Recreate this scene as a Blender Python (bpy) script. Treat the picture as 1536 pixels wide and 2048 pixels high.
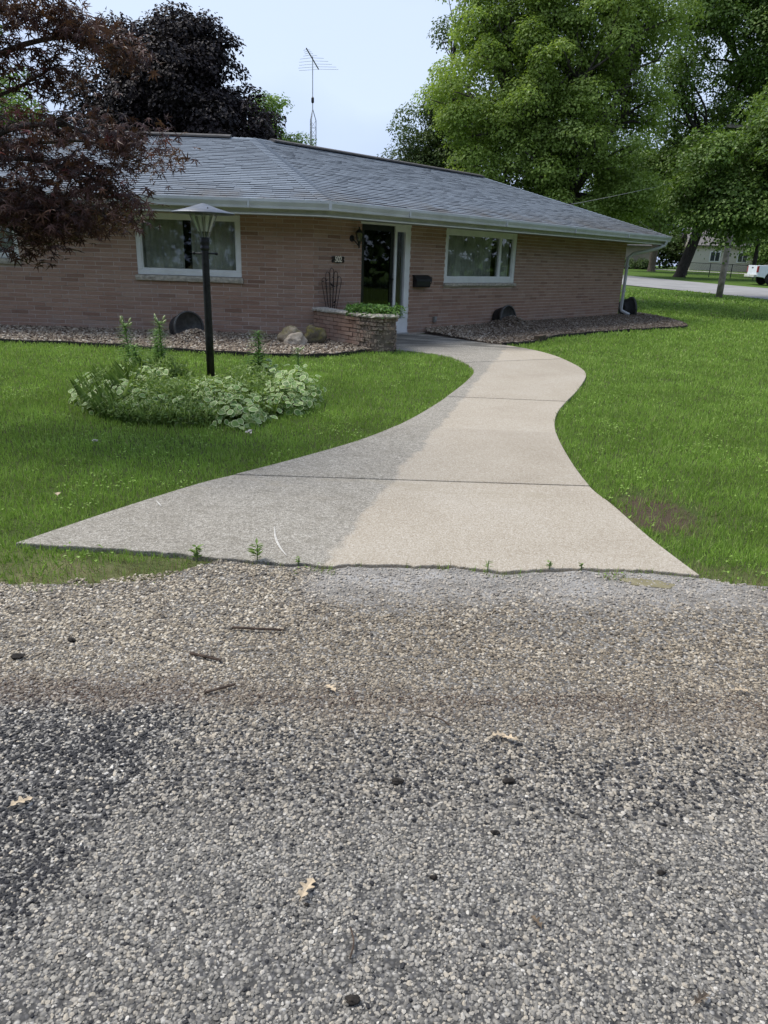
import bpy, bmesh, math, random
import numpy as np
from mathutils import Vector, Matrix, noise as mnoise

R_ = math.radians
rng = np.random.default_rng(7)
random.seed(7)
for o in list(bpy.data.objects):
    bpy.data.objects.remove(o)
scene = bpy.context.scene
COL = scene.collection

# ------------------------------------------------------------------ camera
cam_d = bpy.data.cameras.new('camera')
cam = bpy.data.objects.new('camera', cam_d)
COL.objects.link(cam)
cam.location = (0, 0, 1.4924)
cam.rotation_euler = (Matrix.Rotation(math.pi / 2 - 0.3425, 3, 'X') @ Matrix.Rotation(0.0348, 3, 'Z')).to_euler()
cam_d.sensor_fit = 'VERTICAL'
cam_d.sensor_height = 24.0
cam_d.lens = 1431.6 / 2048 * 24.0
cam_d.clip_start = 0.05
cam_d.clip_end = 2000
scene.camera = cam

# ------------------------------------------------------------------ sky and sun
SUN_EL, SUN_AZ = R_(58), R_(-72)          # azimuth from +Y, clockwise
world = bpy.data.worlds.new('World')
scene.world = world
world.use_nodes = True
wt = world.node_tree
wt.nodes.clear()
w_out = wt.nodes.new('ShaderNodeOutputWorld')
w_bg = wt.nodes.new('ShaderNodeBackground')
w_bg.inputs['Strength'].default_value = 0.1
sky = wt.nodes.new('ShaderNodeTexSky')
sky.sky_type = 'NISHITA'
sky.sun_disc = False
sky.sun_elevation = SUN_EL
sky.sun_rotation = SUN_AZ
sky.dust_density = 1.5
w_tc = wt.nodes.new('ShaderNodeTexCoord')
w_map = wt.nodes.new('ShaderNodeMapping')
w_map.inputs['Scale'].default_value = (1.0, 1.0, 2.2)
w_no = wt.nodes.new('ShaderNodeTexNoise')
w_no.inputs['Scale'].default_value = 1.7
w_no.inputs['Detail'].default_value = 5
w_no.inputs['Roughness'].default_value = 0.45
w_ra = wt.nodes.new('ShaderNodeValToRGB')
w_ra.color_ramp.elements[0].position = 0.36
w_ra.color_ramp.elements[1].position = 0.66
w_ra.color_ramp.elements[0].color = (2.6, 3.3, 5.3, 1)      # thin grey-blue overcast
w_ra.color_ramp.elements[1].color = (4.3, 5.0, 6.3, 1)      # brighter veil
w_mx = wt.nodes.new('ShaderNodeMix')
w_mx.data_type = 'RGBA'
w_mx.inputs[0].default_value = 0.85
wt.links.new(w_tc.outputs['Generated'], w_map.inputs['Vector'])
wt.links.new(w_map.outputs['Vector'], w_no.inputs['Vector'])
wt.links.new(w_no.outputs['Fac'], w_ra.inputs['Fac'])
wt.links.new(sky.outputs['Color'], w_mx.inputs[6])
wt.links.new(w_ra.outputs['Color'], w_mx.inputs[7])
wt.links.new(w_mx.outputs[2], w_bg.inputs['Color'])
wt.links.new(w_bg.outputs['Background'], w_out.inputs['Surface'])

sun_d = bpy.data.lights.new('sun', 'SUN')
sun_d.energy = 2.3
sun_d.angle = R_(30)
sun_d.color = (1.0, 0.95, 0.87)
sun = bpy.data.objects.new('sun', sun_d)
COL.objects.link(sun)
sdir = Vector((math.cos(SUN_EL) * math.sin(SUN_AZ), math.cos(SUN_EL) * math.cos(SUN_AZ), math.sin(SUN_EL)))
sun.rotation_euler = sdir.to_track_quat('Z', 'Y').to_euler()
sun.location = sdir * 60

scene.view_settings.view_transform = 'Standard'
scene.view_settings.look = 'None'
scene.view_settings.exposure = 0.85
scene.view_settings.gamma = 1.0
scene.view_settings.use_curve_mapping = False
scene.render.engine = 'CYCLES'
scene.cycles.max_bounces = 6
scene.cycles.diffuse_bounces = 3
scene.cycles.glossy_bounces = 3
scene.cycles.transmission_bounces = 5
scene.cycles.transparent_max_bounces = 8

# ------------------------------------------------------------------ helpers: node materials
def sock(nt, inp, v):
    if isinstance(v, bpy.types.NodeSocket):
        nt.links.new(v, inp)
    else:
        if inp.type == 'RGBA' and len(v) == 3:
            v = (*v, 1)
        inp.default_value = v
def A(nt, typ, props=None, **ins):
    n = nt.nodes.new('ShaderNode' + typ)
    for k, v in (props or {}).items():
        setattr(n, k, v)
    for k, v in ins.items():
        sock(nt, n.inputs[k.replace('_', ' ')], v)
    return n
def mixc(nt, f, a, b, blend='MIX'):
    n = nt.nodes.new('ShaderNodeMix')
    n.data_type = 'RGBA'
    n.blend_type = blend
    sock(nt, n.inputs[0], f); sock(nt, n.inputs[6], a); sock(nt, n.inputs[7], b)
    return n.outputs[2]
def mth(nt, op, a, b=0.0, clamp=False):
    n = nt.nodes.new('ShaderNodeMath')
    n.operation = op
    n.use_clamp = clamp
    sock(nt, n.inputs[0], a); sock(nt, n.inputs[1], b)
    return n.outputs[0]
def ramp(nt, f, stops, interp='LINEAR'):
    n = nt.nodes.new('ShaderNodeValToRGB')
    cr = n.color_ramp
    cr.interpolation = interp
    while len(cr.elements) < len(stops):
        cr.elements.new(0.5)
    for e, (p, c) in zip(cr.elements, stops):
        e.position = p
        e.color = (c, c, c, 1) if not hasattr(c, '__len__') else (*c, 1)
    sock(nt, n.inputs['Fac'], f)
    return n.outputs['Color']
def pos(nt, scale=(1, 1, 1), offs=(0, 0, 0)):
    g = A(nt, 'NewGeometry')
    m = A(nt, 'Mapping', Vector=g.outputs['Position'], Scale=scale, Location=offs)
    return m.outputs['Vector']
def noise(nt, vec, scale, detail=3.0, rough=0.5, out='Fac'):
    return A(nt, 'TexNoise', Vector=vec, Scale=scale, Detail=detail, Roughness=rough).outputs[out]
def voro(nt, vec, scale, feature='F1', out='Distance', rnd=1.0):
    return A(nt, 'TexVoronoi', {'feature': feature}, Vector=vec, Scale=scale, Randomness=rnd).outputs[out]
def bump(nt, h, strength=0.5, dist=0.01):
    return A(nt, 'Bump', Strength=strength, Distance=dist, Height=h).outputs['Normal']
def sstep(nt, v, a, b):
    n = A(nt, 'MapRange', {'interpolation_type': 'SMOOTHSTEP'}, Value=v)
    n.inputs['From Min'].default_value = a
    n.inputs['From Max'].default_value = b
    return n.outputs['Result']
def new_mat(name):
    m = bpy.data.materials.new(name)
    m.use_nodes = True
    nt = m.node_tree
    nt.nodes.clear()
    out = nt.nodes.new('ShaderNodeOutputMaterial')
    return m, nt, out
def finish(nt, out, color, rough=0.7, normal=None, spec=0.4, metal=0.0, **kw):
    b = A(nt, 'BsdfPrincipled')
    sock(nt, b.inputs['Base Color'], color)
    sock(nt, b.inputs['Roughness'], rough)
    sock(nt, b.inputs['Specular IOR Level'], spec)
    sock(nt, b.inputs['Metallic'], metal)
    if normal is not None:
        nt.links.new(normal, b.inputs['Normal'])
    for k, v in kw.items():
        sock(nt, b.inputs[k.replace('_', ' ')], v)
    nt.links.new(b.outputs['BSDF'], out.inputs['Surface'])
    return b
def plain(name, color, rough=0.6, var=0.12, scale=6.0, metal=0.0, spec=0.4, bmp=0.0, bscale=60.0):
    """plain painted / plastic / metal surface with slight blotches and grain"""
    m, nt, out = new_mat(name)
    p = pos(nt)
    n1 = noise(nt, p, scale, 4, 0.6)
    dark = tuple(c * (1 - var * 1.6) for c in color)
    lite = tuple(min(1, c * (1 + var)) for c in color)
    col = ramp(nt, n1, [(0.3, dark), (0.7, lite)])
    nrm = bump(nt, noise(nt, p, bscale, 3), bmp, 0.004) if bmp else None
    r = ramp(nt, noise(nt, p, scale * 3, 3), [(0.3, max(0, rough - 0.1)), (0.7, min(1, rough + 0.1))])
    finish(nt, out, col, r, nrm, spec, metal)
    return m

# ------------------------------------------------------------------ helpers: meshes and objects
class MB:
    def __init__(s):
        s.v = []; s.f = []
    def add(s, vs, fs):
        k = len(s.v)
        s.v += [tuple(p) for p in vs]
        s.f += [tuple(i + k for i in f) for f in fs]
        return s
    def box(s, c, size, M=None):
        hx, hy, hz = size[0] / 2, size[1] / 2, size[2] / 2
        vs = [Vector((x * hx, y * hy, z * hz)) for z in (-1, 1) for y in (-1, 1) for x in (-1, 1)]
        if M is not None:
            vs = [M @ v for v in vs]
        vs = [v + Vector(c) for v in vs]
        return s.add(vs, [(0, 2, 3, 1), (4, 5, 7, 6), (0, 1, 5, 4), (2, 6, 7, 3), (0, 4, 6, 2), (1, 3, 7, 5)])
    def tube(s, pts, rad, n=8, cap=True):
        pts = [Vector(p) for p in pts]
        if not hasattr(rad, '__len__'):
            rad = [rad] * len(pts)
        vs = []; fs = []
        up = None
        for i, p in enumerate(pts):
            t = (pts[min(i + 1, len(pts) - 1)] - pts[max(i - 1, 0)])
            if t.length < 1e-9:
                t = Vector((0, 0, 1))
            t.normalize()
            if up is None:
                up = t.orthogonal().normalized()
            else:
                up = (up - t * up.dot(t))
                up = up.normalized() if up.length > 1e-6 else t.orthogonal().normalized()
            b = t.cross(up)
            for k in range(n):
                a = 2 * math.pi * k / n
                vs.append(p + (up * math.cos(a) + b * math.sin(a)) * rad[i])
        for i in range(len(pts) - 1):
            for k in range(n):
                fs.append((i * n + k, i * n + (k + 1) % n, (i + 1) * n + (k + 1) % n, (i + 1) * n + k))
        if cap:
            fs.append(tuple(range(n - 1, -1, -1)))
            fs.append(tuple((len(pts) - 1) * n + k for k in range(n)))
        return s.add(vs, fs)
    def lathe(s, prof, n=24, o=(0, 0, 0), M=None):
        vs = []; fs = []
        for r, z in prof:
            for k in range(n):
                a = 2 * math.pi * k / n
                v = Vector((r * math.cos(a), r * math.sin(a), z))
                vs.append((M @ v if M is not None else v) + Vector(o))
        for i in range(len(prof) - 1):
            for k in range(n):
                fs.append((i * n + k, i * n + (k + 1) % n, (i + 1) * n + (k + 1) % n, (i + 1) * n + k))
        if prof[0][0] > 1e-5: fs.append(tuple(range(n - 1, -1, -1)))
        if prof[-1][0] > 1e-5: fs.append(tuple((len(prof) - 1) * n + k for k in range(n)))
        return s.add(vs, fs)
    def prism(s, poly, z0, z1):
        n = len(poly)
        vs = [(p[0], p[1], z0) for p in poly] + [(p[0], p[1], z1) for p in poly]
        fs = [tuple(range(n - 1, -1, -1)), tuple(range(n, 2 * n))]
        fs += [(i, (i + 1) % n, n + (i + 1) % n, n + i) for i in range(n)]
        return s.add(vs, fs)
    def build(s, name, mat, parent=None, smooth=False, bevel=0.0):
        me = bpy.data.meshes.new(name)
        me.from_pydata(s.v, [], s.f)
        b = bmesh.new()
        b.from_mesh(me)
        bmesh.ops.recalc_face_normals(b, faces=b.faces)
        b.to_mesh(me)
        b.free()
        me.update()
        return link(name, me, mat, parent, smooth, bevel)

def link(name, me, mat, parent=None, smooth=False, bevel=0.0):
    if mat is not None and not me.materials:
        me.materials.append(mat)
    if smooth:
        me.polygons.foreach_set('use_smooth', [True] * len(me.polygons))
    o = bpy.data.objects.new(name, me)
    COL.objects.link(o)
    if parent is not None:
        attach(o, parent)
    if bevel:
        b = o.modifiers.new('bevel', 'BEVEL')
        b.width = bevel
        b.segments = 2
        b.limit_method = 'ANGLE'
    return o
def wmat(o):
    m = o.matrix_basis.copy()
    while o.parent is not None:
        m = o.parent.matrix_basis @ o.matrix_parent_inverse @ m if False else (o.matrix_parent_inverse @ m)
        o = o.parent
        m = o.matrix_basis @ m
    return m
def attach(o, parent):
    """parent while keeping world-space coordinates"""
    o.parent = parent
    o.matrix_parent_inverse = wmat(parent).inverted()
def empty(name, loc=(0, 0, 0)):
    o = bpy.data.objects.new(name, None)
    o.empty_display_size = 0.2
    COL.objects.link(o)
    o.location = loc
    return o
def tag(o, label=None, cat=None, group=None, kind=None):
    if label: o['label'] = label
    if cat: o['category'] = cat
    if group: o['group'] = group
    if kind: o['kind'] = kind
    return o
def npmesh(name, V, F, tint=None, extra=None):
    V = np.asarray(V, np.float32); F = np.asarray(F, np.int32)
    me = bpy.data.meshes.new(name)
    me.vertices.add(len(V))
    me.vertices.foreach_set('co', V.ravel())
    k = F.shape[1]
    me.loops.add(F.size)
    me.loops.foreach_set('vertex_index', F.ravel())
    me.polygons.add(len(F))
    me.polygons.foreach_set('loop_start', np.arange(0, F.size, k, dtype=np.int32))
    if tint is not None:
        a = me.attributes.new('tint', 'FLOAT', 'FACE')
        a.data.foreach_set('value', np.asarray(tint, np.float32))
    for nm, (dom, arr) in (extra or {}).items():
        a = me.attributes.new(nm, 'FLOAT', dom)
        a.data.foreach_set('value', np.asarray(arr, np.float32))
    me.polygons.foreach_set('use_smooth', [False] * len(F))
    me.update(calc_edges=True)
    return me
def unit(a):
    return a / np.maximum(np.linalg.norm(a, axis=-1, keepdims=True), 1e-9)
def inpoly(x, y, poly):
    x = np.asarray(x); y = np.asarray(y)
    r = np.zeros(x.shape, bool)
    n = len(poly)
    for i in range(n):
        x0, y0 = poly[i]; x1, y1 = poly[(i + 1) % n]
        if y0 == y1:
            continue
        c = ((y0 > y) != (y1 > y)) & (x < (x1 - x0) * (y - y0) / (y1 - y0) + x0)
        r ^= c
    return r
def spline(pts, per=6):
    """Catmull-Rom through 2-D or 3-D points"""
    P = [Vector(p) for p in pts]
    out = []
    for i in range(len(P) - 1):
        p0 = P[max(i - 1, 0)]; p1 = P[i]; p2 = P[i + 1]; p3 = P[min(i + 2, len(P) - 1)]
        for k in range(per):
            t = k / per
            out.append(0.5 * ((2 * p1) + (p2 - p0) * t + (2 * p0 - 5 * p1 + 4 * p2 - p3) * t * t + (3 * p1 - p0 - 3 * p2 + p3) * t ** 3))
    out.append(P[-1])
    return out
def terrain(x, y):
    y = np.asarray(y, float)
    return np.interp(y, [24, 46, 90, 140], [0, 0.3, 1.25, 1.6])
def vnoise(P, scale, seed=0.0):
    return np.array([mnoise.noise(Vector((p[0] * scale + seed, p[1] * scale - seed, (p[2] if len(p) > 2 else 0) * scale))) for p in P])
def gridnoise(x, y, scale, seed=0):
    """fast smooth value noise on numpy arrays"""
    r = np.random.default_rng(seed)
    T = r.random((256, 256))
    u = np.asarray(x) * scale; v = np.asarray(y) * scale
    i = np.floor(u).astype(int); j = np.floor(v).astype(int)
    a = u - i; b = v - j
    a = a * a * (3 - 2 * a); b = b * b * (3 - 2 * b)
    i &= 255; j &= 255; i1 = (i + 1) & 255; j1 = (j + 1) & 255
    return (T[i, j] * (1 - a) + T[i1, j] * a) * (1 - b) + (T[i, j1] * (1 - a) + T[i1, j1] * a) * b

# ------------------------------------------------------------------ materials of the setting
WASH_A, WASH_B = -1.13, 0.2435           # ground line up to which walk and road were pressure-washed
def wash_mask(nt, soft=0.03, wob=0.15):
    g = A(nt, 'NewGeometry')
    sx = A(nt, 'SeparateXYZ', Vector=g.outputs['Position'])
    d = mth(nt, 'SUBTRACT', sx.outputs['X'], mth(nt, 'ADD', mth(nt, 'MULTIPLY', sx.outputs['Y'], WASH_B), WASH_A))
    n = noise(nt, g.outputs['Position'], 3.0, 5, 0.65)
    d = mth(nt, 'ADD', d, mth(nt, 'MULTIPLY', mth(nt, 'SUBTRACT', n, 0.5), wob * 2))
    return sstep(nt, d, -soft, soft), sx

def make_concrete():
    m, nt, out = new_mat('concrete')
    p = pos(nt)
    mask, sx = wash_mask(nt)
    big = noise(nt, p, 1.3, 5, 0.6)
    fine = noise(nt, p, 170, 2, 0.7)
    mid = noise(nt, p, 30, 4, 0.7)
    speck = voro(nt, p, 150, out='Color')
    sp = A(nt, 'SeparateColor', Color=speck).outputs['Red']
    clean = ramp(nt, big, [(0.3, (0.325, 0.272, 0.198)), (0.5, (0.40, 0.345, 0.262)), (0.72, (0.445, 0.395, 0.318))])
    clean = mixc(nt, 0.5, clean, ramp(nt, sp, [(0.0, (0.18, 0.15, 0.11)), (0.25, (0.31, 0.275, 0.22)), (0.6, (0.40, 0.365, 0.305)), (0.85, (0.47, 0.435, 0.375)), (1.0, (0.60, 0.57, 0.51))]))
    clean = mixc(nt, mth(nt, 'MULTIPLY', ramp(nt, fine, [(0.36, 1.0), (0.5, 0.0)]), 0.35), clean, (0.26, 0.21, 0.16))
    dirty = ramp(nt, big, [(0.28, (0.275, 0.248, 0.198)), (0.5, (0.34, 0.312, 0.256)), (0.74, (0.405, 0.377, 0.316))])
    lichen = ramp(nt, noise(nt, p, 55, 5, 0.75), [(0.5, 0.0), (0.62, 1.0)])
    dirty = mixc(nt, mth(nt, 'MULTIPLY', lichen, 0.55), dirty, (0.56, 0.535, 0.475))
    dirty = mixc(nt, 0.5, dirty, ramp(nt, sp, [(0.0, (0.07, 0.062, 0.05)), (0.4, (0.27, 0.25, 0.21)), (0.75, (0.42, 0.395, 0.34)), (1.0, (0.66, 0.63, 0.56))]))
    dirty = mixc(nt, mth(nt, 'MULTIPLY', ramp(nt, mid, [(0.34, 1.0), (0.5, 0.0)]), 0.6), dirty, (0.12, 0.11, 0.09))
    dirty = mixc(nt, mth(nt, 'MULTIPLY', ramp(nt, fine, [(0.38, 1.0), (0.52, 0.0)]), 0.55), dirty, (0.10, 0.09, 0.08))
    mott = ramp(nt, noise(nt, p, 7, 6, 0.7), [(0.36, 1.0), (0.52, 0.0)])
    dirty = mixc(nt, mth(nt, 'MULTIPLY', mott, 0.35), dirty, (0.17, 0.155, 0.12))
    # damp, still-dirty landing in front of the door
    col = mixc(nt, mask, dirty, clean)
    # leftover organic stain on the washed slab
    st = noise(nt, pos(nt, (1.1, 3.2, 1)), 1.6, 4, 0.6)
    reg = mth(nt, 'MULTIPLY', sstep(nt, sx.outputs['Y'], 4.3, 4.6), sstep(nt, sx.outputs['Y'], 5.0, 4.75))
    st = mth(nt, 'MULTIPLY', ramp(nt, st, [(0.52, 0.0), (0.66, 0.5)]), reg)
    col = mixc(nt, st, col, (0.30, 0.26, 0.19))
    land = mth(nt, 'MULTIPLY', sstep(nt, sx.outputs['Y'], 12.7, 13.4), ramp(nt, noise(nt, pos(nt, (1, 3, 1)), 1.1, 4), [(0.42, 0.0), (0.58, 0.8)]))
    col = mixc(nt, land, col, (0.10, 0.095, 0.08))
    col = mixc(nt, 1.0, col, ramp(nt, A(nt, 'ObjectInfo').outputs['Random'], [(0.0, 0.92), (1.0, 1.06)]), 'MULTIPLY')
    h = mth(nt, 'ADD', mth(nt, 'MULTIPLY', fine, 0.6), mth(nt, 'MULTIPLY', voro(nt, p, 120), -0.7))
    rough = mixc(nt, mask, (0.95, 0.95, 0.95), (0.85, 0.85, 0.85))
    finish(nt, out, col, rough, bump(nt, h, 0.55, 0.006), 0.25)
    return m
M_CONC = make_concrete()

def road_zone_masks(nt):
    mask, sx = wash_mask(nt, 0.10, 0.10)
    X, Y = sx.outputs['X'], sx.outputs['Y']
    p = pos(nt)
    n = noise(nt, p, 2.2, 5, 0.65)
    yy = mth(nt, 'ADD', Y, mth(nt, 'MULTIPLY', mth(nt, 'SUBTRACT', n, 0.5), 0.5))
    tan = mth(nt, 'ADD', mth(nt, 'MULTIPLY', sstep(nt, yy, 1.95, 2.3), mth(nt, 'SUBTRACT', 1.0, mask)), mth(nt, 'MULTIPLY', sstep(nt, yy, 1.35, 2.5), mask))                               # loose tan gravel along the verge
    tarn = ramp(nt, noise(nt, pos(nt, (1.0, 1.8, 1)), 2.6, 5, 0.7), [(0.40, 0.0), (0.58, 1.0)])
    tar = mth(nt, 'MULTIPLY', sstep(nt, yy, 2.2, 1.95), mth(nt, 'SUBTRACT', 1.0, mth(nt, 'MULTIPLY', mask, 0.93)))
    band = mth(nt, 'MULTIPLY', sstep(nt, yy, 1.55, 1.75), sstep(nt, yy, 2.12, 1.92))
    tar = mth(nt, 'MAXIMUM', tar, mth(nt, 'MULTIPLY', band, 0.42))
    tar = mth(nt, 'MULTIPLY', tar, mth(nt, 'ADD', mth(nt, 'MULTIPLY', tarn, 0.4), 0.6))
    silt = mth(nt, 'MULTIPLY', sstep(nt, yy, 2.85, 3.25), mth(nt, 'MULTIPLY', mask, sstep(nt, X, 2.6, 1.6)))
    brown = mth(nt, 'MULTIPLY', sstep(nt, yy, 2.02, 2.16), sstep(nt, yy, 2.34, 2.20))
    brown = mth(nt, 'MULTIPLY', brown, mth(nt, 'SUBTRACT', 1.0, mth(nt, 'MULTIPLY', mask, 0.5)))
    return mask, tan, tar, silt, brown, p, Y

def make_road():
    m, nt, out = new_mat('chip_seal')
    mask, tan, tar, silt, brown, p, Y = road_zone_masks(nt)
    cell = A(nt, 'TexVoronoi', Vector=p, Scale=95.0)
    cr = A(nt, 'SeparateColor', Color=cell.outputs['Color']).outputs['Green']
    stone = ramp(nt, cr, [(0.0, (0.05, 0.05, 0.05)), (0.35, (0.14, 0.135, 0.13)), (0.7, (0.25, 0.235, 0.205)), (1.0, (0.42, 0.40, 0.36))])
    dist = cell.outputs['Distance']
    gap = ramp(nt, dist, [(0.35, 0.0), (0.75, 1.0)])
    fines = mixc(nt, tan, (0.062, 0.060, 0.056), (0.115, 0.10, 0.078))
    fines = mixc(nt, mth(nt, 'MULTIPLY', tar, 0.85), fines, (0.030, 0.030, 0.031))
    fines = mixc(nt, mth(nt, 'MULTIPLY', brown, 0.6), fines, (0.085, 0.055, 0.04))
    smut = ramp(nt, noise(nt, p, 3.4, 5, 0.7), [(0.62, 0.0), (0.74, 0.6)])
    fines = mixc(nt, smut, fines, (0.075, 0.055, 0.038))
    col = mixc(nt, gap, stone, fines)
    siltc = ramp(nt, noise(nt, pos(nt, (1, 2.2, 1)), 3.5, 5, 0.6), [(0.3, (0.17, 0.155, 0.13)), (0.5, (0.29, 0.275, 0.25)), (0.7, (0.40, 0.39, 0.37))])
    col = mixc(nt, mth(nt, 'MULTIPLY', silt, 0.8), col, siltc)
    rough = mixc(nt, silt, (0.9, 0.9, 0.9), ramp(nt, noise(nt, p, 4, 3), [(0.4, 0.32), (0.6, 0.75)]))
    h = mth(nt, 'SUBTRACT', 1.0, dist)
    finish(nt, out, col, rough, bump(nt, h, 0.6, 0.008), 0.35)
    return m
M_ROAD = make_road()

def make_stone(name, bed=False):
    m, nt, out = new_mat(name)
    at = A(nt, 'Attribute', {'attribute_type': 'INSTANCER', 'attribute_name': 'tint'}).outputs['Fac']
    p = pos(nt)
    gr = noise(nt, p, 220, 3, 0.6)
    if bed:
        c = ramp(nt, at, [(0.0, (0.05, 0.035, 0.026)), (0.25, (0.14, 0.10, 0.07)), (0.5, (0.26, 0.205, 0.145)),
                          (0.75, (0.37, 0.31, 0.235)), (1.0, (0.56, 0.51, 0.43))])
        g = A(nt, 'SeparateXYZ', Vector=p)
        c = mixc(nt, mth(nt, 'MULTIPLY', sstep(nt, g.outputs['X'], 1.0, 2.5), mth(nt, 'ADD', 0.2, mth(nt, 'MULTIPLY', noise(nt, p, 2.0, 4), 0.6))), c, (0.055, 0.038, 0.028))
    else:
        mask, tan, tar, silt, brown, p, Y = road_zone_masks(nt)
        grey = ramp(nt, at, [(0.0, (0.030, 0.030, 0.030)), (0.25, (0.095, 0.092, 0.086)), (0.45, (0.21, 0.203, 0.19)),
                             (0.62, (0.34, 0.33, 0.305)), (0.80, (0.46, 0.415, 0.34)), (0.92, (0.54, 0.525, 0.49)), (1.0, (0.70, 0.69, 0.66))])
        tanc = ramp(nt, at, [(0.0, (0.06, 0.055, 0.05)), (0.25, (0.16, 0.135, 0.105)), (0.5, (0.29, 0.245, 0.18)),
                             (0.75, (0.41, 0.36, 0.28)), (1.0, (0.60, 0.56, 0.49))])
        tanc = mixc(nt, mth(nt, 'MULTIPLY', mask, 0.5), mixc(nt, 1.0, tanc, (1.12, 1.1, 1.05), 'MULTIPLY'), mixc(nt, 1.0, tanc, (0.72, 0.67, 0.60), 'MULTIPLY'))
        grey = mixc(nt, mth(nt, 'MULTIPLY', mask, 0.34), mixc(nt, 1.0, grey, (1.04, 1.0, 0.93), 'MULTIPLY'), (0.235, 0.222, 0.195))
        c = mixc(nt, mth(nt, 'MULTIPLY', tan, 0.9), grey, tanc)
        dk = mth(nt, 'LESS_THAN', A(nt, 'Math', {'operation': 'FRACT'}, Value=mth(nt, 'MULTIPLY', at, 37.0)).outputs[0], mth(nt, 'MULTIPLY', tar, 0.75))
        c = mixc(nt, dk, c, (0.026, 0.026, 0.028))
        c = mixc(nt, mth(nt, 'MULTIPLY', brown, 0.5), c, (0.09, 0.06, 0.045))
        smut = ramp(nt, noise(nt, p, 3.4, 5, 0.7), [(0.62, 0.0), (0.74, 0.4)])
        c = mixc(nt, smut, c, (0.13, 0.10, 0.07))
        c = mixc(nt, mth(nt, 'MULTIPLY', silt, 0.5), c, (0.40, 0.385, 0.36))
    c = mixc(nt, 0.35, c, ramp(nt, gr, [(0.3, 0.55), (0.7, 1.35)]), 'MULTIPLY')
    finish(nt, out, c, 0.75, None, 0.35)
    return m
M_STONE = make_stone('road_stone')
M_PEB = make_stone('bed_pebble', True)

def make_soil():
    m, nt, out = new_mat('lawn_soil')
    p = pos(nt)
    n = noise(nt, p, 0.8, 5, 0.6)
    f = noise(nt, p, 45, 4, 0.7)
    g = ramp(nt, n, [(0.3, (0.075, 0.135, 0.022)), (0.7, (0.12, 0.205, 0.036))])
    c = mixc(nt, mth(nt, 'MULTIPLY', f, 0.7), g, (0.03, 0.045, 0.012))
    sx = A(nt, 'SeparateXYZ', Vector=p)
    wx = mth(nt, 'MULTIPLY', mth(nt, 'SUBTRACT', sx.outputs['X'], 1.76), 4.0)
    wy = mth(nt, 'MULTIPLY', mth(nt, 'SUBTRACT', sx.outputs['Y'], 4.42), 2.7)
    worn = mth(nt, 'ADD', mth(nt, 'MULTIPLY', wx, wx), mth(nt, 'ADD', mth(nt, 'MULTIPLY', wy, wy), mth(nt, 'MULTIPLY', noise(nt, p, 7, 4), 1.4)))
    c = mixc(nt, sstep(nt, worn, 2.0, 1.2), c, mixc(nt, noise(nt, p, 40, 4, 0.7), (0.05, 0.035, 0.024), (0.17, 0.125, 0.085)))
    verge = mth(nt, 'MULTIPLY', sstep(nt, sx.outputs['Y'], 3.7, 3.3), ramp(nt, noise(nt, p, 5, 4), [(0.35, 0.3), (0.6, 1.0)]))
    c = mixc(nt, mth(nt, 'MULTIPLY', verge, 0.7), c, mixc(nt, f, (0.10, 0.08, 0.05), (0.28, 0.23, 0.15)))
    near = sstep(nt, sx.outputs['Y'], 22.0, 8.0)
    c = mixc(nt, mth(nt, 'MULTIPLY', near, mth(nt, 'SUBTRACT', 0.5, mth(nt, 'MULTIPLY', verge, 0.5))), c, (0.05, 0.042, 0.028))
    finish(nt, out, c, 0.95, bump(nt, f, 0.6, 0.03), 0.1)
    return m
M_SOIL = make_soil()
M_BEDSOIL = plain('bed_soil', (0.075, 0.055, 0.042), 0.95, 0.4, 14, bmp=0.8, bscale=40)
M_STREET = plain('street_asphalt', (0.27, 0.265, 0.255), 0.9, 0.12, 0.7, bmp=0.4, bscale=30)
M_EDGE = plain('edging_steel', (0.035, 0.03, 0.025), 0.8, 0.3, 9)

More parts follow.
